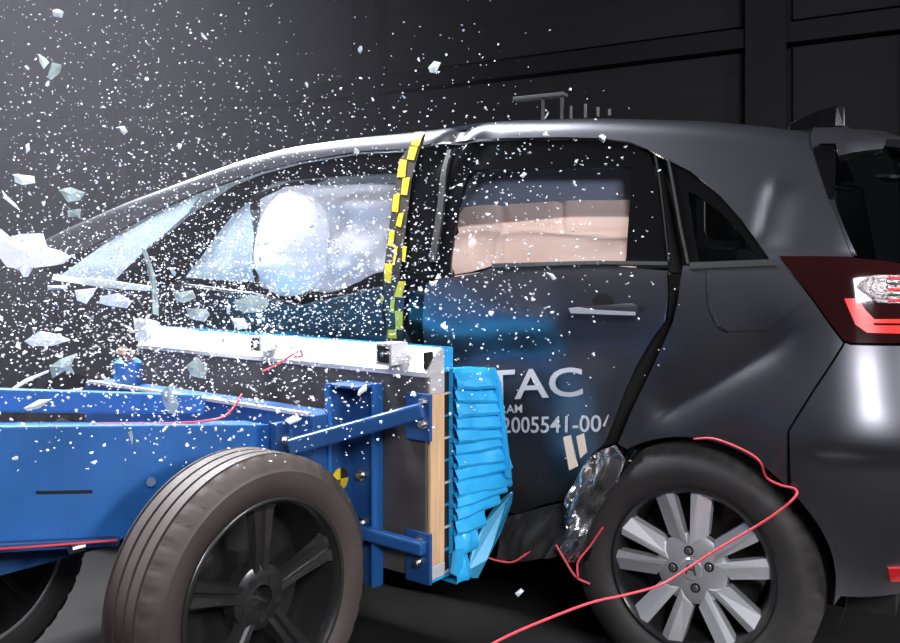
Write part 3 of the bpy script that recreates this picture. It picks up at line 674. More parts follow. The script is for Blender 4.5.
# car rear wheel: local y points out of the car; angles measured as seen from the camera (forward is left)
def car_wheel(x, y, rot=0.0):
    R, r, wd = 0.323, 0.212, 0.185
    w = rim_barrel(r, wd, car, RIMDARK); w.location = (x, y, 0.302); h = wd / 2
    tyre(R, r, wd, w, RUBBER)
    face = h - 0.022
    A = lambda d: math.radians(180 - d + rot)             # image angle -> local angle
    v, f_ = lathe([(0.004, face + .004), (0.026, face + .004), (0.03, face), (0.078, face - .002), (0.092, face - .008), (0.094, face - .03), (0.01, face - .035)], 48)
    hub = MB().add(v, f_).build('hub_face', RIMGREY, w, smooth=True); hub.data.set_sharp_from_angle(angle=math.radians(30))
    for c in (98.5, 169.5, 243, 313, 26):
        for sgn in (-1, 1):
            ai, ao, edge_in, edge_out = A(c + sgn * 2.0), A(c + sgn * 6.5), A(c + sgn * 23), A(c + sgn * 22)
            mid = A(c + sgn * 12); r0, r1 = 0.062, r - 0.014
            y0, y1 = face - .001, h - .012
            top = [pol(r0, ai, y0), pol(r1, ao, y1 - .004), pol(r1 + .003, mid, y1 + .002), pol(r1 - .002, edge_out, y1 - .012), pol(0.100, A(c + sgn * 31), y0 - .006)]
            ridge0 = pol(0.078, A(c + sgn * 13), y0 + .002)
            vv = top + [ridge0] + [(p[0], p[1] - .03, p[2]) for p in top]
            ff = [(0, 1, 2, 5), (5, 2, 3, 4), (0, 5, 4)] + [(i, (i + 1) % 5, 6 + (i + 1) % 5, 6 + i) for i in range(5)] + [(10, 9, 8, 7, 6)]
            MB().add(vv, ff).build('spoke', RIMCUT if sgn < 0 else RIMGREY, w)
    for d in (100, 18, -75, 186):
        p = pol(0.048, A(d), face); q = pol(0.048, A(d), face + .008)
        s0 = MB().cyl((p[0], p[1] - .01, p[2]), (p[0], p[1] + .0015, p[2]), .0125, 20).build('lug_seat', VOIDBLK, w, smooth=False)
        MB().cyl((p[0], p[1] - .005, p[2]), q, .0085, 6).build('lug_nut', STEEL, w, bevel=0.0015)
    em = MB()
    for a, b in (((-.012, -.013), (-.007, .013)), ((.012, -.013), (.007, .013)), ((-.0095, 0), (.0095, 0))):
        em.bar((a[0], face + .0055, a[1]), (b[0], face + .0055, b[1]), .004, .003, up=(0, 1, 0))
    em.build('wheel_emblem', CHROME, w)
    return w
wr = car_wheel(0.015, -0.115, 2)
tag(wr, 'rear wheel with ten faceted silver spokes and black tyre')
def plain_wheel(x, y, flip):
    w = rim_barrel(0.212, 0.185, car, RIMDARK); w.location = (x, y, 0.285); tyre(0.305, 0.212, 0.185, w, RUBBER)
    for k in range(5):
        a = math.radians(72 * k); MB().bar((0, 0, 0), pol(0.2, a, 0.05 * flip), .05, .02, up=(0, 1, 0)).build('spoke', RIMGREY, w)
    return w
plain_wheel(2.53, -0.13, 1); plain_wheel(0.015, -1.61, -1); plain_wheel(2.53, -1.61, -1)

# ------------------------------------------------------------------ the barrier trolley
T = TROF
tro = empty('barrier_trolley', (T.o[0], T.o[1], 0), T.a)
tag(tro, 'blue steel impact trolley with crushed cyan honeycomb face hitting the car', 'trolley')
ZB, ZT, ZL = T.at_y(432, 580, 0).z, T.at_y(440, 374, 0).z, T.at_y(450, 347, 0).z
YF = 1.26
pl = MB().box(-0.012, 0.0, 0.005, YF, ZB + .005, ZT).build('mounting_plate', ALUDARK, tro, bevel=0.002); tag(pl, 'dusty dark steel plate')
MB().box(0.0, 0.058, -0.002, 0.02, ZB + .035, ZT - 0.05).build('plywood_edge', WOOD, tro, bevel=0.002)
MB().box(0.0, 0.058, -0.002, 0.03, ZT - 0.05, ZT + .01).build('edge_cap', ALU, tro, bevel=0.002)
MB().box(-0.01, 0.058, -0.003, 0.03, ZB, ZB + .035).build('edge_cap', ALU, tro, bevel=0.002)
MB().box(0.002, 0.056, 0.02, YF, ZB, ZT).build('plywood_core', WOOD, tro)
# bright upper flange, leaning back
lean = -0.05
m = MB(); n = 24
for i in range(n + 1):
    y = 0.0 + (YF + .02) * i / n; wv_ = 0.006 * math.sin(9 * y + 1) * (y > .3); j = 0.012 * noise.noise(Vector((y * 7, 1.3, 0))) * (y > .6)
    m.v += [(-0.014, y, ZT - .004), (-0.014 + lean * 0 + wv_ * .3, y, ZT + .008), (0.03 + wv_, y, ZL - .008 + j), (0.05 + wv_, y, ZL + j), (0.058 + wv_, y, ZL - .004 + j), (0.058, y, ZT - .004)]
for i in range(n): m.f += [(6 * i + k, 6 * i + (k + 1) % 6, 6 * i + 6 + (k + 1) % 6, 6 * i + 6 + k) for k in range(6)]
m.f += [tuple(range(6)), tuple(6 * n + k for k in range(5, -1, -1))]
fl = m.build('top_flange', ALU, tro); tag(fl, 'bright bare aluminium top flange')
crp = MB()
for k in range(7):
    y = YF - 0.02 + k * .012; crp.add([(0.0, y, ZT + .02), (0.05, y + .01, ZT + .03), (0.045 + .02 * (k % 2), y + .012, ZL + .02 - .006 * k), (-0.01, y, ZL + .035 - .01 * (k % 3))], [(0, 1, 2, 3)])
for k in range(6): crp.f.append((4 * k, 4 * k + 4, 4 * k + 7, 4 * k + 3))
for k in range(6): crp.f.append((4 * k + 3, 4 * k + 7, 4 * k + 6, 4 * k + 2))
crp.build('torn_flange_end', WHITEF, tro)
def flange_box(px, py, wpx, hpx):
    a = T.at_x(px, py, -0.004); sc = (T.ray(px) @ T.x); d = (T.world(a)).y / F_PX
    w_, h_ = wpx * d * 1.1, hpx * d
    b = MB().box(-0.045, 0.02, a.y - w_ / 2, a.y + w_ / 2, a.z - h_ / 2, a.z + h_ / 2).build('clamp_box', ALU, tro, bevel=0.002)
    MB().box(-0.048, -0.044, a.y - w_ * .36, a.y + w_ * .36, a.z - h_ * .38, a.z + h_ * .38).build('clamp_face', VOIDBLK, b)
    MB().cyl((-0.052, a.y, a.z), (-0.047, a.y, a.z), h_ * .12, 10).build('clamp_stud', STEEL, b)
flange_box(394, 353, 19, 22); flange_box(266, 343, 14, 15)
a = T.at_x(427, 359, 0.0); MB().box(-0.012, 0.02, a.y - .006, a.y + .004, a.z - .026, a.z + .018).build('flange_slot', VOIDBLK, tro, bevel=0.003)
# slotted ventilation frame
for k in range(10):
    z = ZB + .005 + (ZT - ZB) * k / 9.0
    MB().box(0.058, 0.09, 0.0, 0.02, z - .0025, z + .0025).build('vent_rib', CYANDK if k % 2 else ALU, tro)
MB().box(0.058, 0.088, 0.006, YF, ZB, ZT).build('vent_core', VOIDBLK, tro)
MB().box(-0.01, 0.095, -0.003, 0.05, ZB - .006, ZB).build('barrier_skin_edge', CYAN, tro)
MB().box(0.086, 0.09, -0.004, YF, ZB, ZL + .0).build('barrier_skin', CYAN, tro)
# crushed honeycomb: folded cyan bands stacked on the near end
rows = [(369, 386, 499, 2), (386, 398, 499, -1), (398, 413, 500, 1), (413, 425, 502, -2), (425, 438, 503, 0), (438, 450, 505, 1), (450, 463, 506, -1), (463, 477, 511, 3), (477, 492, 512, -1), (492, 503, 505, 0), (503, 515, 499, 1), (515, 530, 486, -1), (530, 552, 477, 1), (552, 577, 470, 0)]
rng = random.Random(5)
for k, (p0, p1, xr, tilt) in enumerate(rows):
    z0 = T.at_y(455, p1, 0).z; z1 = T.at_y(455, p0, 0).z; xe = T.at_y(xr, (p0 + p1) / 2, -0.02).x; xs0 = 0.082
    nx, nz = 18, 6; v = []; f_ = []
    drop = (p0 < 480) * -0.020 + 0.003 * tilt
    for i in range(nx + 1):
        tx = i / nx
        for j in range(nz + 1):
            tz = j / nz
            x = xs0 + (xe - xs0) * tx + 0.004 * noise.noise(Vector((k * 3.1, tz * 3, tx * 2)))
            z = z0 - .008 + (z1 - z0 + .010) * tz + drop * tx + 0.003 * noise.noise(Vector((tx * 3, k * 1.7, tz)))
            prof = 0.008 + 0.022 * (1 - tz) ** 0.7 * (0.5 + 0.5 * min(1, (tz + .08) * 4))
            y = -prof + 0.009 * noise.noise(Vector((tx * 2 + k, tz * .8, k * 2.3))) + 0.003 * noise.noise(Vector((tx * 6, k * 5.1, tz * 1.5)))
            v.append((x, y, z))
    n1 = len(v)
    for i in range(nx + 1): v += [(v[i * (nz + 1)][0], 0.10, v[i * (nz + 1)][2] + .004), (v[i * (nz + 1) + nz][0], 0.10, v[i * (nz + 1) + nz][2] - .004)]
    for i in range(nx):
        for j in range(nz): f_.append((i * (nz + 1) + j, (i + 1) * (nz + 1) + j, (i + 1) * (nz + 1) + j + 1, i * (nz + 1) + j + 1))
        f_.append((i * (nz + 1), n1 + 2 * i, n1 + 2 * i + 2, (i + 1) * (nz + 1))); f_.append((i * (nz + 1) + nz, (i + 1) * (nz + 1) + nz, n1 + 2 * i + 3, n1 + 2 * i + 1))
    e0 = nx * (nz + 1); f_.append(tuple([e0 + j for j in range(nz + 1)] + [n1 + 2 * nx + 1, n1 + 2 * nx]))
    hf = MB().add(v, f_).build('honeycomb_fold', CYAN, tro, smooth=True); hf.data.set_sharp_from_angle(angle=math.radians(40))
# torn sheet hanging at the outer edge, its shade put into darker cyan
q = [T.at_y(px, py, yy) for px, py, yy in ((513, 492, -.02), (512, 503, -.035), (500, 535, -.03), (487, 560, -.03), (478, 578, -.02), (472, 578, -.015), (468, 570, -.01), (474, 545, 0), (486, 522, 0), (499, 503, 0))]
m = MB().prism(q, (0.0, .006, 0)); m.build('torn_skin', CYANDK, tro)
for pts in ([(456, 552), (464, 548), (463, 566), (458, 577), (453, 574)], [(497, 379), (501, 381), (512, 478), (508, 478)]):
    q = [T.at_y(px, py, -.03) for px, py in pts]; MB().prism(q, (0, .01, 0)).build('torn_skin', CYAN, tro)
xe = T.at_y(503, 440, 0).x
m = MB(); zs = [ZB + .05, ZB + .15, ZB + .3, ZT - .1, ZT - .02]; xo = [xe - .12, xe - .05, xe - .02, xe - .01, xe - .02]
ny = 12
for i in range(ny + 1):
    y = 0.012 + (YF - .012) * i / ny
    for z, x in zip(zs, xo): m.v.append((x + 0.02 * noise.noise(Vector((y * 6, z * 9, 2))), y, z))
    m.v += [(0.09, y, ZT - .02), (0.09, y, ZB + .05)]
for i in range(ny): m.f += [(7 * i + k, 7 * i + (k + 1) % 7, 7 * i + 7 + (k + 1) % 7, 7 * i + 7 + k) for k in range(7)]
m.f += [tuple(range(7)), tuple(7 * ny + k for k in range(6, -1, -1))]
m.build('honeycomb_block', CYAN, tro)

# upright channel behind the plate
zt = T.at_x(378, 383, -0.012).z
yA, yB = T.at_x(379, 383, -0.02).y, T.at_x(354, 383, -0.013).y
xl = T.at_y(329, 383, yB).x
MB().box(xl, -0.013, yB, yB + .010, 0.24, zt).box(-0.02, -0.013, yA, yB, 0.24, zt).build('upright_channel', BLUEDK, tro, bevel=.0015)  # recess shade put into the deeper blue; lips take the lighter one
MB().box(xl - .004, xl + .006, yB - .003, yB + .012, 0.24, zt + .002).build('channel_lip', BLUE, tro)
MB().box(-0.05, -0.013, yA - .008, yA, 0.25, zt + .002).build('channel_lip', BLUE, tro)
MB().box(xl, -0.013, yA, yB, zt - .006, zt).build('channel_cap', BLUEDK, tro)
def bolt(p, axis, r=.011, parent=tro):
    p = Vector(p); a = Vector(axis)
    o = MB().cyl(p - a * .004, p + a * .004, r * 1.5, 14).build('washer', STEEL, parent)
    MB().cyl(p, p + a * .016, r, 6).build('bolt', STEEL, parent, bevel=.002)
def seg_bar(a, b, w, h, name, material, bevel=.006):
    return MB().bar(a, b, w, h).build(name, material, tro, bevel=bevel)
# braces from the chassis to the plate corner
b0, b1 = T.at_y(290, 447, 0.28), T.at_x(424, 410, -0.05)
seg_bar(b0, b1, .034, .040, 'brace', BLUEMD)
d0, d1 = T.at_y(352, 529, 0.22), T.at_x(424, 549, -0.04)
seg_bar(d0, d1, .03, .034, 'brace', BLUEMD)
for (px, py), (w_, z0, z1) in (((421, 415), (12, 393, 440)), ((421, 555), (12, 531, 582))):
    a1 = T.at_x(408, z1, -0.014); a2 = T.at_x(432, z0, -0.014)
    MB().box(-0.024, -0.012, a2.y, a1.y, T.at_x(421, z1, -.014).z, T.at_x(421, z0, -.014).z).build('brace_bracket', BLUEDK, tro, bevel=.002)
for px, py in ((423.5, 402), (423.5, 424), (420, 541), (418.5, 562)): bolt(T.at_x(px, py, -0.026), (-1, 0, 0), .009)
# chassis (seen pitched nose-down): side face fixed on plane y = YC, edges from the picture
YC = 0.42
tl_, tr_, br_, bl_ = T.at_y(-40, 427, YC), T.at_y(270, 424.5, YC), T.at_y(270, 530, YC), T.at_y(-40, 550, YC)
back = tl_ + (tl_ - tr_) * 1.6; backb = bl_ + (bl_ - br_) * 1.6
back.y = backb.y = YC
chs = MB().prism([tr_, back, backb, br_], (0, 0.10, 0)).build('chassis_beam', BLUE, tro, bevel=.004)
for dz, nm in ((0.0, 'top_rail'),):
    r0, r1 = T.at_y(-40, 399, YC + .12), T.at_y(200, 404, YC + .12)
    e = r0 + (r0 - r1) * 1.5
    MB().bar(e, r1, .05, .05).build(nm, BLUE, tro, bevel=.005)
slot = [T.at_y(36, 491, YC - .001), T.at_y(92, 490, YC - .001), T.at_y(92, 493, YC - .001), T.at_y(36, 494, YC - .001)]
MB().prism(slot, (0, -.002, 0)).build('chassis_slot', VOIDBLK, chs)
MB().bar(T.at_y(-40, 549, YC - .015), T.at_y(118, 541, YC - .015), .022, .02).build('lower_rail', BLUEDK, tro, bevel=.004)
cl = T.at_y(70, 549, YC - .03); MB().cyl(cl, cl + Vector((.03, 0, 0)), .012, 12).build('rail_clip', STEEL, tro)
MB().cyl(T.at_y(151, 482, YC - .012), T.at_y(151, 482, YC), .011, 10).build('plug', BLUEMD, chs)
# end bracket with bolts, front gusset
g = [T.at_y(px, py, 0.36) for px, py in ((276, 424), (296, 419), (296, 470), (276, 470))]
MB().prism(g, (0, .02, 0)).build('end_bracket', BLUEDK, tro, bevel=.002)
for px, py in ((286, 440), (285.5, 457)): bolt(T.at_y(px, py, 0.355), (0, -1, 0), .012)
g = [T.at_y(px, py, 0.34) for px, py in ((292, 430), (331, 424), (331, 600), (292, 560))]
gu = MB().prism(g, (0, .012, 0)).build('gusset_plate', BLUE, tro, bevel=.002)
for px, py in ((324, 445), (323, 461)): bolt(T.at_y(px, py, 0.338), (0, -1, 0), .005)
for px, py in ((362, 475), (362, 523)): bolt(T.at_x(px, py, -0.022), (-1, 0, 0), .010)
# quartered target disc
tc_ = T.at_y(340.5, 479, yB - .003); R_ = 0.030
td = MB()
for q4 in range(4):
    pts = [(tc_.x, tc_.y, tc_.z)] + [(tc_.x + R_ * 1.0 * math.cos(math.radians(90 * q4 + 90 * i / 8)), tc_.y, tc_.z + R_ * math.sin(math.radians(90 * q4 + 90 * i / 8))) for i in range(9)]
    MB().prism(pts, (0, .0015, 0)).build('target_quadrant', YELLOW if q4 in (1, 3) else TAPEBLK, tro)
# cross member behind the plate and the far upright
x0 = -0.16; k0, k1 = T.at_x(300, 414, x0), T.at_x(183, 400, x0)
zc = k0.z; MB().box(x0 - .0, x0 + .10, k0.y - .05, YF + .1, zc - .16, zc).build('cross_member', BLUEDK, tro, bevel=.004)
MB().box(x0 - .003, x0 + .012, k0.y - .03, YF + .08, zc - .003, zc + .006).build('chipped_edge', ALU, tro)
p0 = T.at_x(128, 392, -0.1); p1 = T.at_x(128, 362, -0.1)
MB().tube([(p0.x, p0.y, p0.z - .25), p0, p1, (p1.x, p1.y, p1.z + .012)], [.045, .045, .045, .03], 16).build('far_upright', BLUE, tro, smooth=False)
MB().tube([(p1.x, p1.y, p1.z + .01), (p1.x, p1.y + .04, p1.z + .03), (p1.x - .03, p1.y - .06, p1.z + .03)], .018, 8).build('rusty_hook', mat('rusty_steel', (.14, .07, .045), .7), tro)
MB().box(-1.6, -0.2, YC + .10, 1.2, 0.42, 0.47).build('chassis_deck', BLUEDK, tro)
# trolley wheels
def tro_wheel(px, py, depth, yaw_deg, nm_label):
    R, r, wd = 0.334, 0.234, 0.185
    c = T.at_d(px, py, depth)
    w = rim_barrel(r, wd, tro, RIMDARK); h = wd / 2
    # wheel local y must point to the near side: -y of the trolley
    ang = math.radians(180 + yaw_deg)
    w.rotation_euler = (0, 0, ang); n = Vector((-math.sin(ang), math.cos(ang), 0))
    w.location = c - n * (h - .03)
    ty = tyre(R, r, wd, w, RUBBER2 if px > 0 else RUBBER)
    face = h - .035
    v, f_ = lathe([(0.004, face - .03), (0.028, face - .03), (0.030, face + .002), (0.058, face + .002), (0.075, face - .006), (0.08, face - .04)], 40)
    hb = MB().add(v, f_).build('hub_face', RIMDARK, w, smooth=True); hb.data.set_sharp_from_angle(angle=math.radians(35))
    for k in range(5):
        a = math.radians(90 + 72 * k)
        pr = []
        for rr, wd_, yy in ((0.05, .026, face), (0.12, .028, face + .006), (r - .03, .040, face + .010), (r - .006, .056, face + .016)):
            e = Vector((math.cos(a), 0, math.sin(a))); t = Vector((-math.sin(a), 0, math.cos(a)))
            pr.append([e * rr - t * wd_ + Vector((0, yy - .018, 0)), e * rr - t * wd_ * .72 + Vector((0, yy, 0)), e * rr - t * .006 + Vector((0, yy - .001, 0)), e * rr + Vector((0, yy - .008, 0)), e * rr + t * .006 + Vector((0, yy - .001, 0)), e * rr + t * wd_ * .72 + Vector((0, yy, 0)), e * rr + t * wd_ + Vector((0, yy - .018, 0))])
        m = MB()
        for row in pr: m.v += row
        for i in range(3): m.f += [(7 * i + j, 7 * i + j + 1, 7 * i + 8 + j, 7 * i + 7 + j) for j in range(6)]
        m.build('spoke', RIMDARK, w)
        al = a + math.radians(36); p = pol(0.047, al, face)
        MB().cyl((p[0], face - .005, p[2]), (p[0], face + .004, p[2]), .011, 14).build('lug_hole', VOIDBLK, w)
    v, f_ = lathe([(r + .004, h - .004), (r - .002, h + .002), (r - .008, h - .003)], 64)
    MB().add(v, f_).build('rim_edge', RIMGREY if px < 0 else RIMDARK, w, smooth=True)
    tag(w, nm_label)
    return w
tro_wheel(263, 598, 2.10, -1, 'black five spoke trolley wheel with dusty tyre')
w2 = tro_wheel(-22, 553, 2.32, 8, 'trolley wheel with a bright rim edge')

# ------------------------------------------------------------------ red sensor wires
def wire(name, pts, r, label):
    o = MB().tube(spline([WLD.at_d(px, py, d) for px, py, d in pts], 8), r, 6).build(name, WIRE, smooth=True)
    tag(o, label, 'wire'); return o
wire('sensor_wire', [(694, 439, 2.27), (715, 439, 2.22), (745, 451, 2.16), (760, 462, 2.14), (766, 477, 2.18), (780, 485, 2.16), (795, 489, 2.14), (795, 497, 2.13), (775, 514, 2.14), (750, 530, 2.16), (718, 549, 2.18), (690, 567, 2.20), (660, 585, 2.20), (625, 595, 2.16), (590, 603, 2.1), (540, 622, 2.0), (498, 641, 1.9), (470, 660, 1.85)], .0032, 'red wire draped over the car rear wheel and down to the floor')
wire('sensor_wire', [(556, 545, 2.47), (566, 562, 2.45), (576, 577, 2.43), (590, 584, 2.42)], .0035, 'short red wire hanging below the torn metal at the door foot')
wire('sensor_wire', [(603, 527, 2.44), (590, 546, 2.44), (578, 562, 2.43), (578, 578, 2.42)], .003, 'red wire looped over the torn metal beside the rear wheel')
wire('sensor_wire', [(478, 553, 2.55), (495, 560, 2.55), (512, 562, 2.55), (525, 555, 2.55), (535, 546, 2.55)], .003, 'slack red wire under the car sill beside the blue honeycomb')
wire('sensor_wire', [(60, 427, 2.0), (110, 424, 2.1), (160, 424, 2.2), (205, 421, 2.3), (225, 416, 2.32), (236, 404, 2.34), (242, 394, 2.36)], .0032, 'red wire lying along the top of the blue chassis')
wire('sensor_wire', [(262, 372, 2.50), (278, 364, 2.50), (292, 355, 2.5), (300, 351, 2.5), (302, 356, 2.5), (294, 357, 2.5)], .0032, 'red wire curled over the bright flange between the clamps')
wire('sensor_wire', [(-20, 550, 1.78), (30, 547, 1.88), (80, 543, 1.95), (118, 540, 2.0)], .003, 'red wire running along the lower edge of the blue chassis')

# ------------------------------------------------------------------ instruments on the roof
def roof_z(p): return p
rk = empty('measuring_bracket', (0, 0, 0)); yy = -0.55
A_, B_ = CARF.at_y(515, 99, yy), CARF.at_y(566, 100, yy)
base_z = CARF.at_y(540, 118, yy).z - .012
rk.location = CARF.world((A_.x, yy, base_z)); rk.rotation_euler = (0, 0, CARF.a)
pt = MB().box(B_.x - A_.x, 0, -.02, .02, A_.z - base_z - .008, A_.z - base_z + .004).build('plate', mat('grey_bracket', (.12, .12, .125), .6, .3), rk, bevel=.002)
for px in (543, 562): 
    x = CARF.at_y(px, 105, yy).x - A_.x; MB().box(x - .004, x + .004, -.006, .006, 0, A_.z - base_z - .008).build('leg', MATS['grey_bracket'], rk)
tag(rk, 'small grey plate bracket on legs standing on the car roof', 'bracket')
for (px, py), lab in (((571, 106), 'short grey roof pin right next to the plate bracket'), ((585.5, 104), 'tallest grey roof pin, second from the plate bracket'), ((598, 107), 'grey roof pin, third from the plate bracket'), ((609.5, 109), 'shortest grey roof pin, last from the plate bracket')):
    t_ = CARF.at_y(px, py, yy); b_ = CARF.world((t_.x, yy, base_z)); tp = CARF.world((t_.x, yy, t_.z))
    o = MB().cyl((0, 0, 0), tp - b_, .005, 8).build('roof_pin', MATS['grey_bracket']); o.location = b_
    tag(o, lab, 'pin', 'pins on the car roof')

# ------------------------------------------------------------------ flying debris
rng = random.Random(11)
def flat_piece(name, pts, depth, thick, material, label, cat, bend=0.0, tilt=0.0, group=None):
    q = [WLD.at_d(px, py, depth) for px, py in pts]; c = sum(q, Vector()) / len(q)
    loc = [(p - c) for p in q]
    ring = [Vector((p.x, bend * (p.x ** 2 + p.z ** 2) * 8 + tilt * p.x + 0.15 * abs(tilt) * p.z, p.z)) for p in loc]
    n = len(ring); cen = Vector((0, -0.006, 0)); v = [cen] + ring + [p + Vector((0, thick, 0)) for p in ring] + [cen + Vector((0, thick, 0))]
    f_ = [(0, 1 + i, 1 + (i + 1) % n) for i in range(n)] + [(2 * n + 1, n + 1 + (i + 1) % n, n + 1 + i) for i in range(n)] + [(1 + i, n + 1 + i, n + 1 + (i + 1) % n, 1 + (i + 1) % n) for i in range(n)]
    o = MB().add(v, f_).build(name, material); o.location = c
    tag(o, label, cat, group); return o
flat_piece('foam_chunk', [(-10, 228), (0, 229), (7, 239), (20, 234), (36, 233), (40, 247), (52, 251), (61, 257), (54, 264), (46, 266), (28, 268), (24, 277), (20, 269), (10, 267), (4, 258), (-6, 252)], 2.7, .03, WHITEF, 'large torn white chunk flying in front of the windscreen pillar foot', 'fragment', tilt=.4)
shards = [
 ([(25, 341), (40, 331), (60, 335), (68, 341), (52, 346), (32, 346)], 2.6, SHARDW, 'pale leaf shaped shard flying just below the grey hood'),
 ([(48, 367), (60, 359), (74, 354), (70, 366), (73, 374), (64, 371), (50, 379)], 2.5, SHARD, 'green leaf shaped shard with a notch above the blue chassis'),
 ([(8, 391), (25, 379), (48, 370), (47, 373), (26, 383), (10, 394)], 2.5, SHARDW, 'long thin curved strip flying above the blue chassis'),
 ([(24, 408), (38, 400), (52, 399), (40, 408), (28, 411)], 1.75, SHARDW, 'white torn flake above the top edge of the blue chassis'),
 ([(52, 62), (60, 64), (59, 72), (51, 80), (48, 78)], 2.6, SHARD, 'narrow grey green shard flying high against the dark wall'),
 ([(52, 10), (58, 9), (64, 12), (62, 18), (53, 16)], 2.6, SHARDW, 'white square chip flying highest against the dark wall'),
 ([(39, 54), (45, 58), (48, 62), (44, 69), (40, 62)], 2.6, SHARDW, 'bow tie shaped pale chip against the dark wall'),
 ([(428, 67), (434, 61), (441, 63), (436, 73), (430, 72)], 2.7, SHARDW, 'single white chip flying above the car roof'),
 ([(60, 190), (70, 187), (82, 192), (78, 200), (68, 202)], 2.7, SHARD, 'grey green shard flying above the windscreen pillar'),
 ([(14, 174), (33, 176), (34, 183), (22, 185), (15, 182)], 2.7, SHARDW, 'pale ragged flake above the large white chunk'),
 ([(66, 210), (82, 209), (82, 217), (67, 217)], 2.7, SHARD, 'translucent square flake above the windscreen pillar'),
 ([(118, 126), (124, 126), (128, 132), (124, 135), (120, 131)], 2.7, SHARDW, 'small oval chip against the hazy wall'),
 ([(145, 248), (149, 250), (155, 275), (160, 300), (164, 315), (157, 313), (152, 290), (147, 268)], 2.6, SHARD, 'tall narrow strip of broken glass in front of the door pillar'),
 ([(102, 296), (118, 293), (134, 301), (128, 308), (110, 306), (100, 303)], 2.6, SHARDW, 'pale broad shard flying before the front fender'),
 ([(76, 290), (95, 288), (92, 294), (86, 304), (78, 300)], 2.6, SHARDW, 'white ragged flake beside the small front quarter glass'),
 ([(175, 293), (192, 290), (195, 298), (184, 303), (176, 301)], 2.5, SHARD, 'small greenish shard above the bright flange near its torn end'),
 ([(186, 308), (205, 309), (209, 314), (204, 322), (190, 318)], 2.5, SHARD, 'dark greenish oblong shard above the bright flange'),
 ([(233, 302), (246, 296), (262, 295), (270, 304), (262, 312), (244, 313), (236, 309)], 2.5, SHARD, 'broad greenish shard in front of the white airbag'),
 ([(231, 318), (244, 319), (246, 328), (238, 330)], 2.45, SHARDW, 'small pale shard touching the top of the bright flange'),
 ([(186, 366), (197, 357), (203, 366), (207, 370), (203, 379), (192, 376)], 2.3, SHARD, 'greenish starry shard in front of the dusty plate'),
 ([(160, 392), (168, 386), (174, 396), (180, 404), (176, 414), (168, 412), (163, 404)], 2.2, SHARD, 'greenish shard hanging over the blue top rail'),
 ([(25, 145), (29, 143), (30, 150), (26, 153)], 2.7, SHARDW, 'tiny pale chip beside the hazy wall column'),
 ([(0, 190), (6, 196), (16, 205), (19, 210), (14, 207), (4, 199)], 2.7, SHARDW, 'thin slanted sliver above the large white chunk'),
 ([(46, 286), (66, 285), (67, 289), (47, 290)], 2.6, SHARDW, 'thin level sliver lying over the hood edge'),
 ([(515, 593), (521, 589), (524, 592), (518, 597)], 2.3, SHARDW, 'lone white chip under the car sill'),
 ([(520, 176), (524, 172), (527, 174), (523, 178)], 2.4, SHARDW, 'white chip in front of the rear door glass'),
 ([(546, 272), (553, 274), (557, 279), (552, 279)], 2.3, SHARDW, 'white chip in front of the rear door below its window'),
]
for i, (pts, dep, m_, lab) in enumerate(shards):
    flat_piece('glass_shard', pts, dep, .004, m_, lab, 'glass shard', bend=rng.uniform(-.8, .8), tilt=rng.uniform(-.5, .5))

def cloud_px():
    while True:
        r = rng.random()
        if r < .46:   x, y = rng.gauss(175, 115), rng.gauss(305, 62)
        elif r < .72: x, y = rng.gauss(90, 150), rng.gauss(150, 110)
        elif r < .90: x, y = rng.gauss(310, 85), rng.gauss(255, 80)
        else:         x, y = rng.gauss(480, 80), rng.gauss(230, 80)
        if -80 < x < 690 and -60 < y < 470: return x, y
def crumb(scale, k):
    v = [Vector((rng.gauss(0, 1), rng.gauss(0, 1), rng.gauss(0, 1))).normalized() * scale * rng.uniform(.7, 1.2) for _ in range(k)]
    bm = bmesh.new(); [bm.verts.new(p) for p in v]; bmesh.ops.convex_hull(bm, input=bm.verts)
    for g_ in [x for x in bm.verts if not x.link_faces]: bm.verts.remove(g_)
    bm.verts.index_update(); out = ([tuple(x.co) for x in bm.verts], [tuple(x.index for x in f_.verts) for f_ in bm.faces]); bm.free(); return out
def depth_limit(x, y):
    # in front of what stands there: the car side, or the trolley's plate lower down
    lim = 2.95 - 0.0011 * x
    if y > 325 and x < 460: lim = min(lim, 2.95 - 0.0017 * x if x > 140 else 2.0)
    if y > 395 and x < 330: lim = 1.80
    return lim
protos = []
for i in range(24):
    v, f_ = crumb(1.0, rng.choice((6, 7, 8, 9)))
    me = bpy.data.meshes.new('glass_crumb'); me.from_pydata(v, [], f_); me.materials.append(FRAG if i % 4 else SHARDW); protos.append(me)
for i in range(270):
    x, y = cloud_px(); d = depth_limit(x, y) - abs(rng.gauss(0.05, .25)) - .05
    if rng.random() < .2 and y < 220: d += rng.uniform(0, 1.2)
    o = bpy.data.objects.new('glass_crumb', protos[i % 24]); COL.objects.link(o)
    s = rng.choice((.0036, .0042, .005, .006, .008)) * rng.uniform(.85, 1.2)
    o.location = WLD.at_d(x, y, d); o.scale = (s * rng.uniform(.7, 2.0), s, s * rng.uniform(.6, 1.1)); o.rotation_euler = [rng.uniform(0, 6.28) for _ in range(3)]
    if y < 125: lab, grp = 'white crumb of broken glass flying against the dark wall above the car', 'glass crumbs against the wall'
    elif x > 440: lab, grp = 'white crumb of broken glass flying beside the car rear door', 'glass crumbs by the rear door'
    elif y > 330: lab, grp = 'white crumb of broken glass flying over the blue trolley and its plate', 'glass crumbs over the trolley'
    elif x > 235: lab, grp = 'white crumb of broken glass flying past the white airbag and taped pillar', 'glass crumbs by the airbag'
    else: lab, grp = 'white crumb of broken glass flying before the windscreen pillar and front fender', 'glass crumbs by the front fender'
    tag(o, lab, 'glass crumb', grp)
spr = MB()
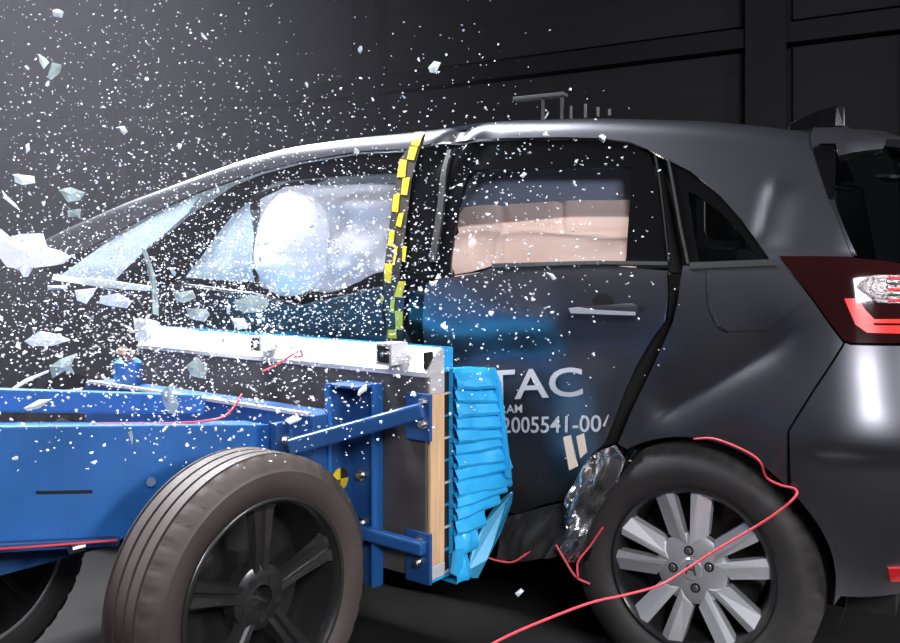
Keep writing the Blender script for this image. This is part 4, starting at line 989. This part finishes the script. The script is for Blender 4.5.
base = [crumb(1.0, 7) for _ in range(12)]
for i in range(9000):
    x, y = cloud_px(); d = depth_limit(x, y) - abs(rng.gauss(0.0, .3)) - .03
    if rng.random() < .35 and y < 230: d += rng.uniform(0, 1.8)
    c = WLD.at_d(x, y, d); s = rng.choice((.0017, .002, .0024, .003, .0036)) * rng.uniform(.8, 1.2); v, f_ = base[i % 12]
    R3 = Matrix.Rotation(rng.uniform(0, 6.28), 3, 'Z') @ Matrix.Rotation(rng.uniform(0, 6.28), 3, 'X')
    st = rng.uniform(.8, 1.6)
    spr.add([c + (R3 @ Vector((p[0] * st, p[1], p[2]))) * s for p in v], f_)
o = mk('glass_spray', spr.v, spr.f, FRAG)
tag(o, 'fine white spray of glass grains filling the air over the impact', 'glass spray', kind='stuff')

# ------------------------------------------------------------------ dust haze over the impact side of the hall
hz = MB().box(-4.9, 0.75, 1.2, 6.3, 0.02, 4.2).build('dust_haze', None or bpy.data.materials.new('dust'))
hm = hz.data.materials[0]; hm.use_nodes = True; nt = hm.node_tree; nt.nodes.remove(nt.nodes['Principled BSDF'])
vol = nt.nodes.new('ShaderNodeVolumeScatter'); vol.inputs['Color'].default_value = (.85, .82, .95, 1); vol.inputs['Anisotropy'].default_value = 0.2
tc = nt.nodes.new('ShaderNodeTexCoord'); gr = nt.nodes.new('ShaderNodeVectorMath'); gr.operation = 'DISTANCE'; gr.inputs[1].default_value = (-2.1, 3.6, 1.35)
mr = nt.nodes.new('ShaderNodeMapRange'); mr.interpolation_type = 'SMOOTHSTEP'; mr.inputs[1].default_value = 0.4; mr.inputs[2].default_value = 2.8; mr.inputs[3].default_value = 0.023; mr.inputs[4].default_value = 0.0
nt.links.new(tc.outputs['Object'], gr.inputs[0]); nt.links.new(gr.outputs['Value'], mr.inputs[0]); nt.links.new(mr.outputs[0], vol.inputs['Density'])
nt.links.new(vol.outputs[0], nt.nodes['Material Output'].inputs['Volume'])
tag(hz, 'thin grey dust haze hanging above the burst of glass', 'haze', kind='stuff')
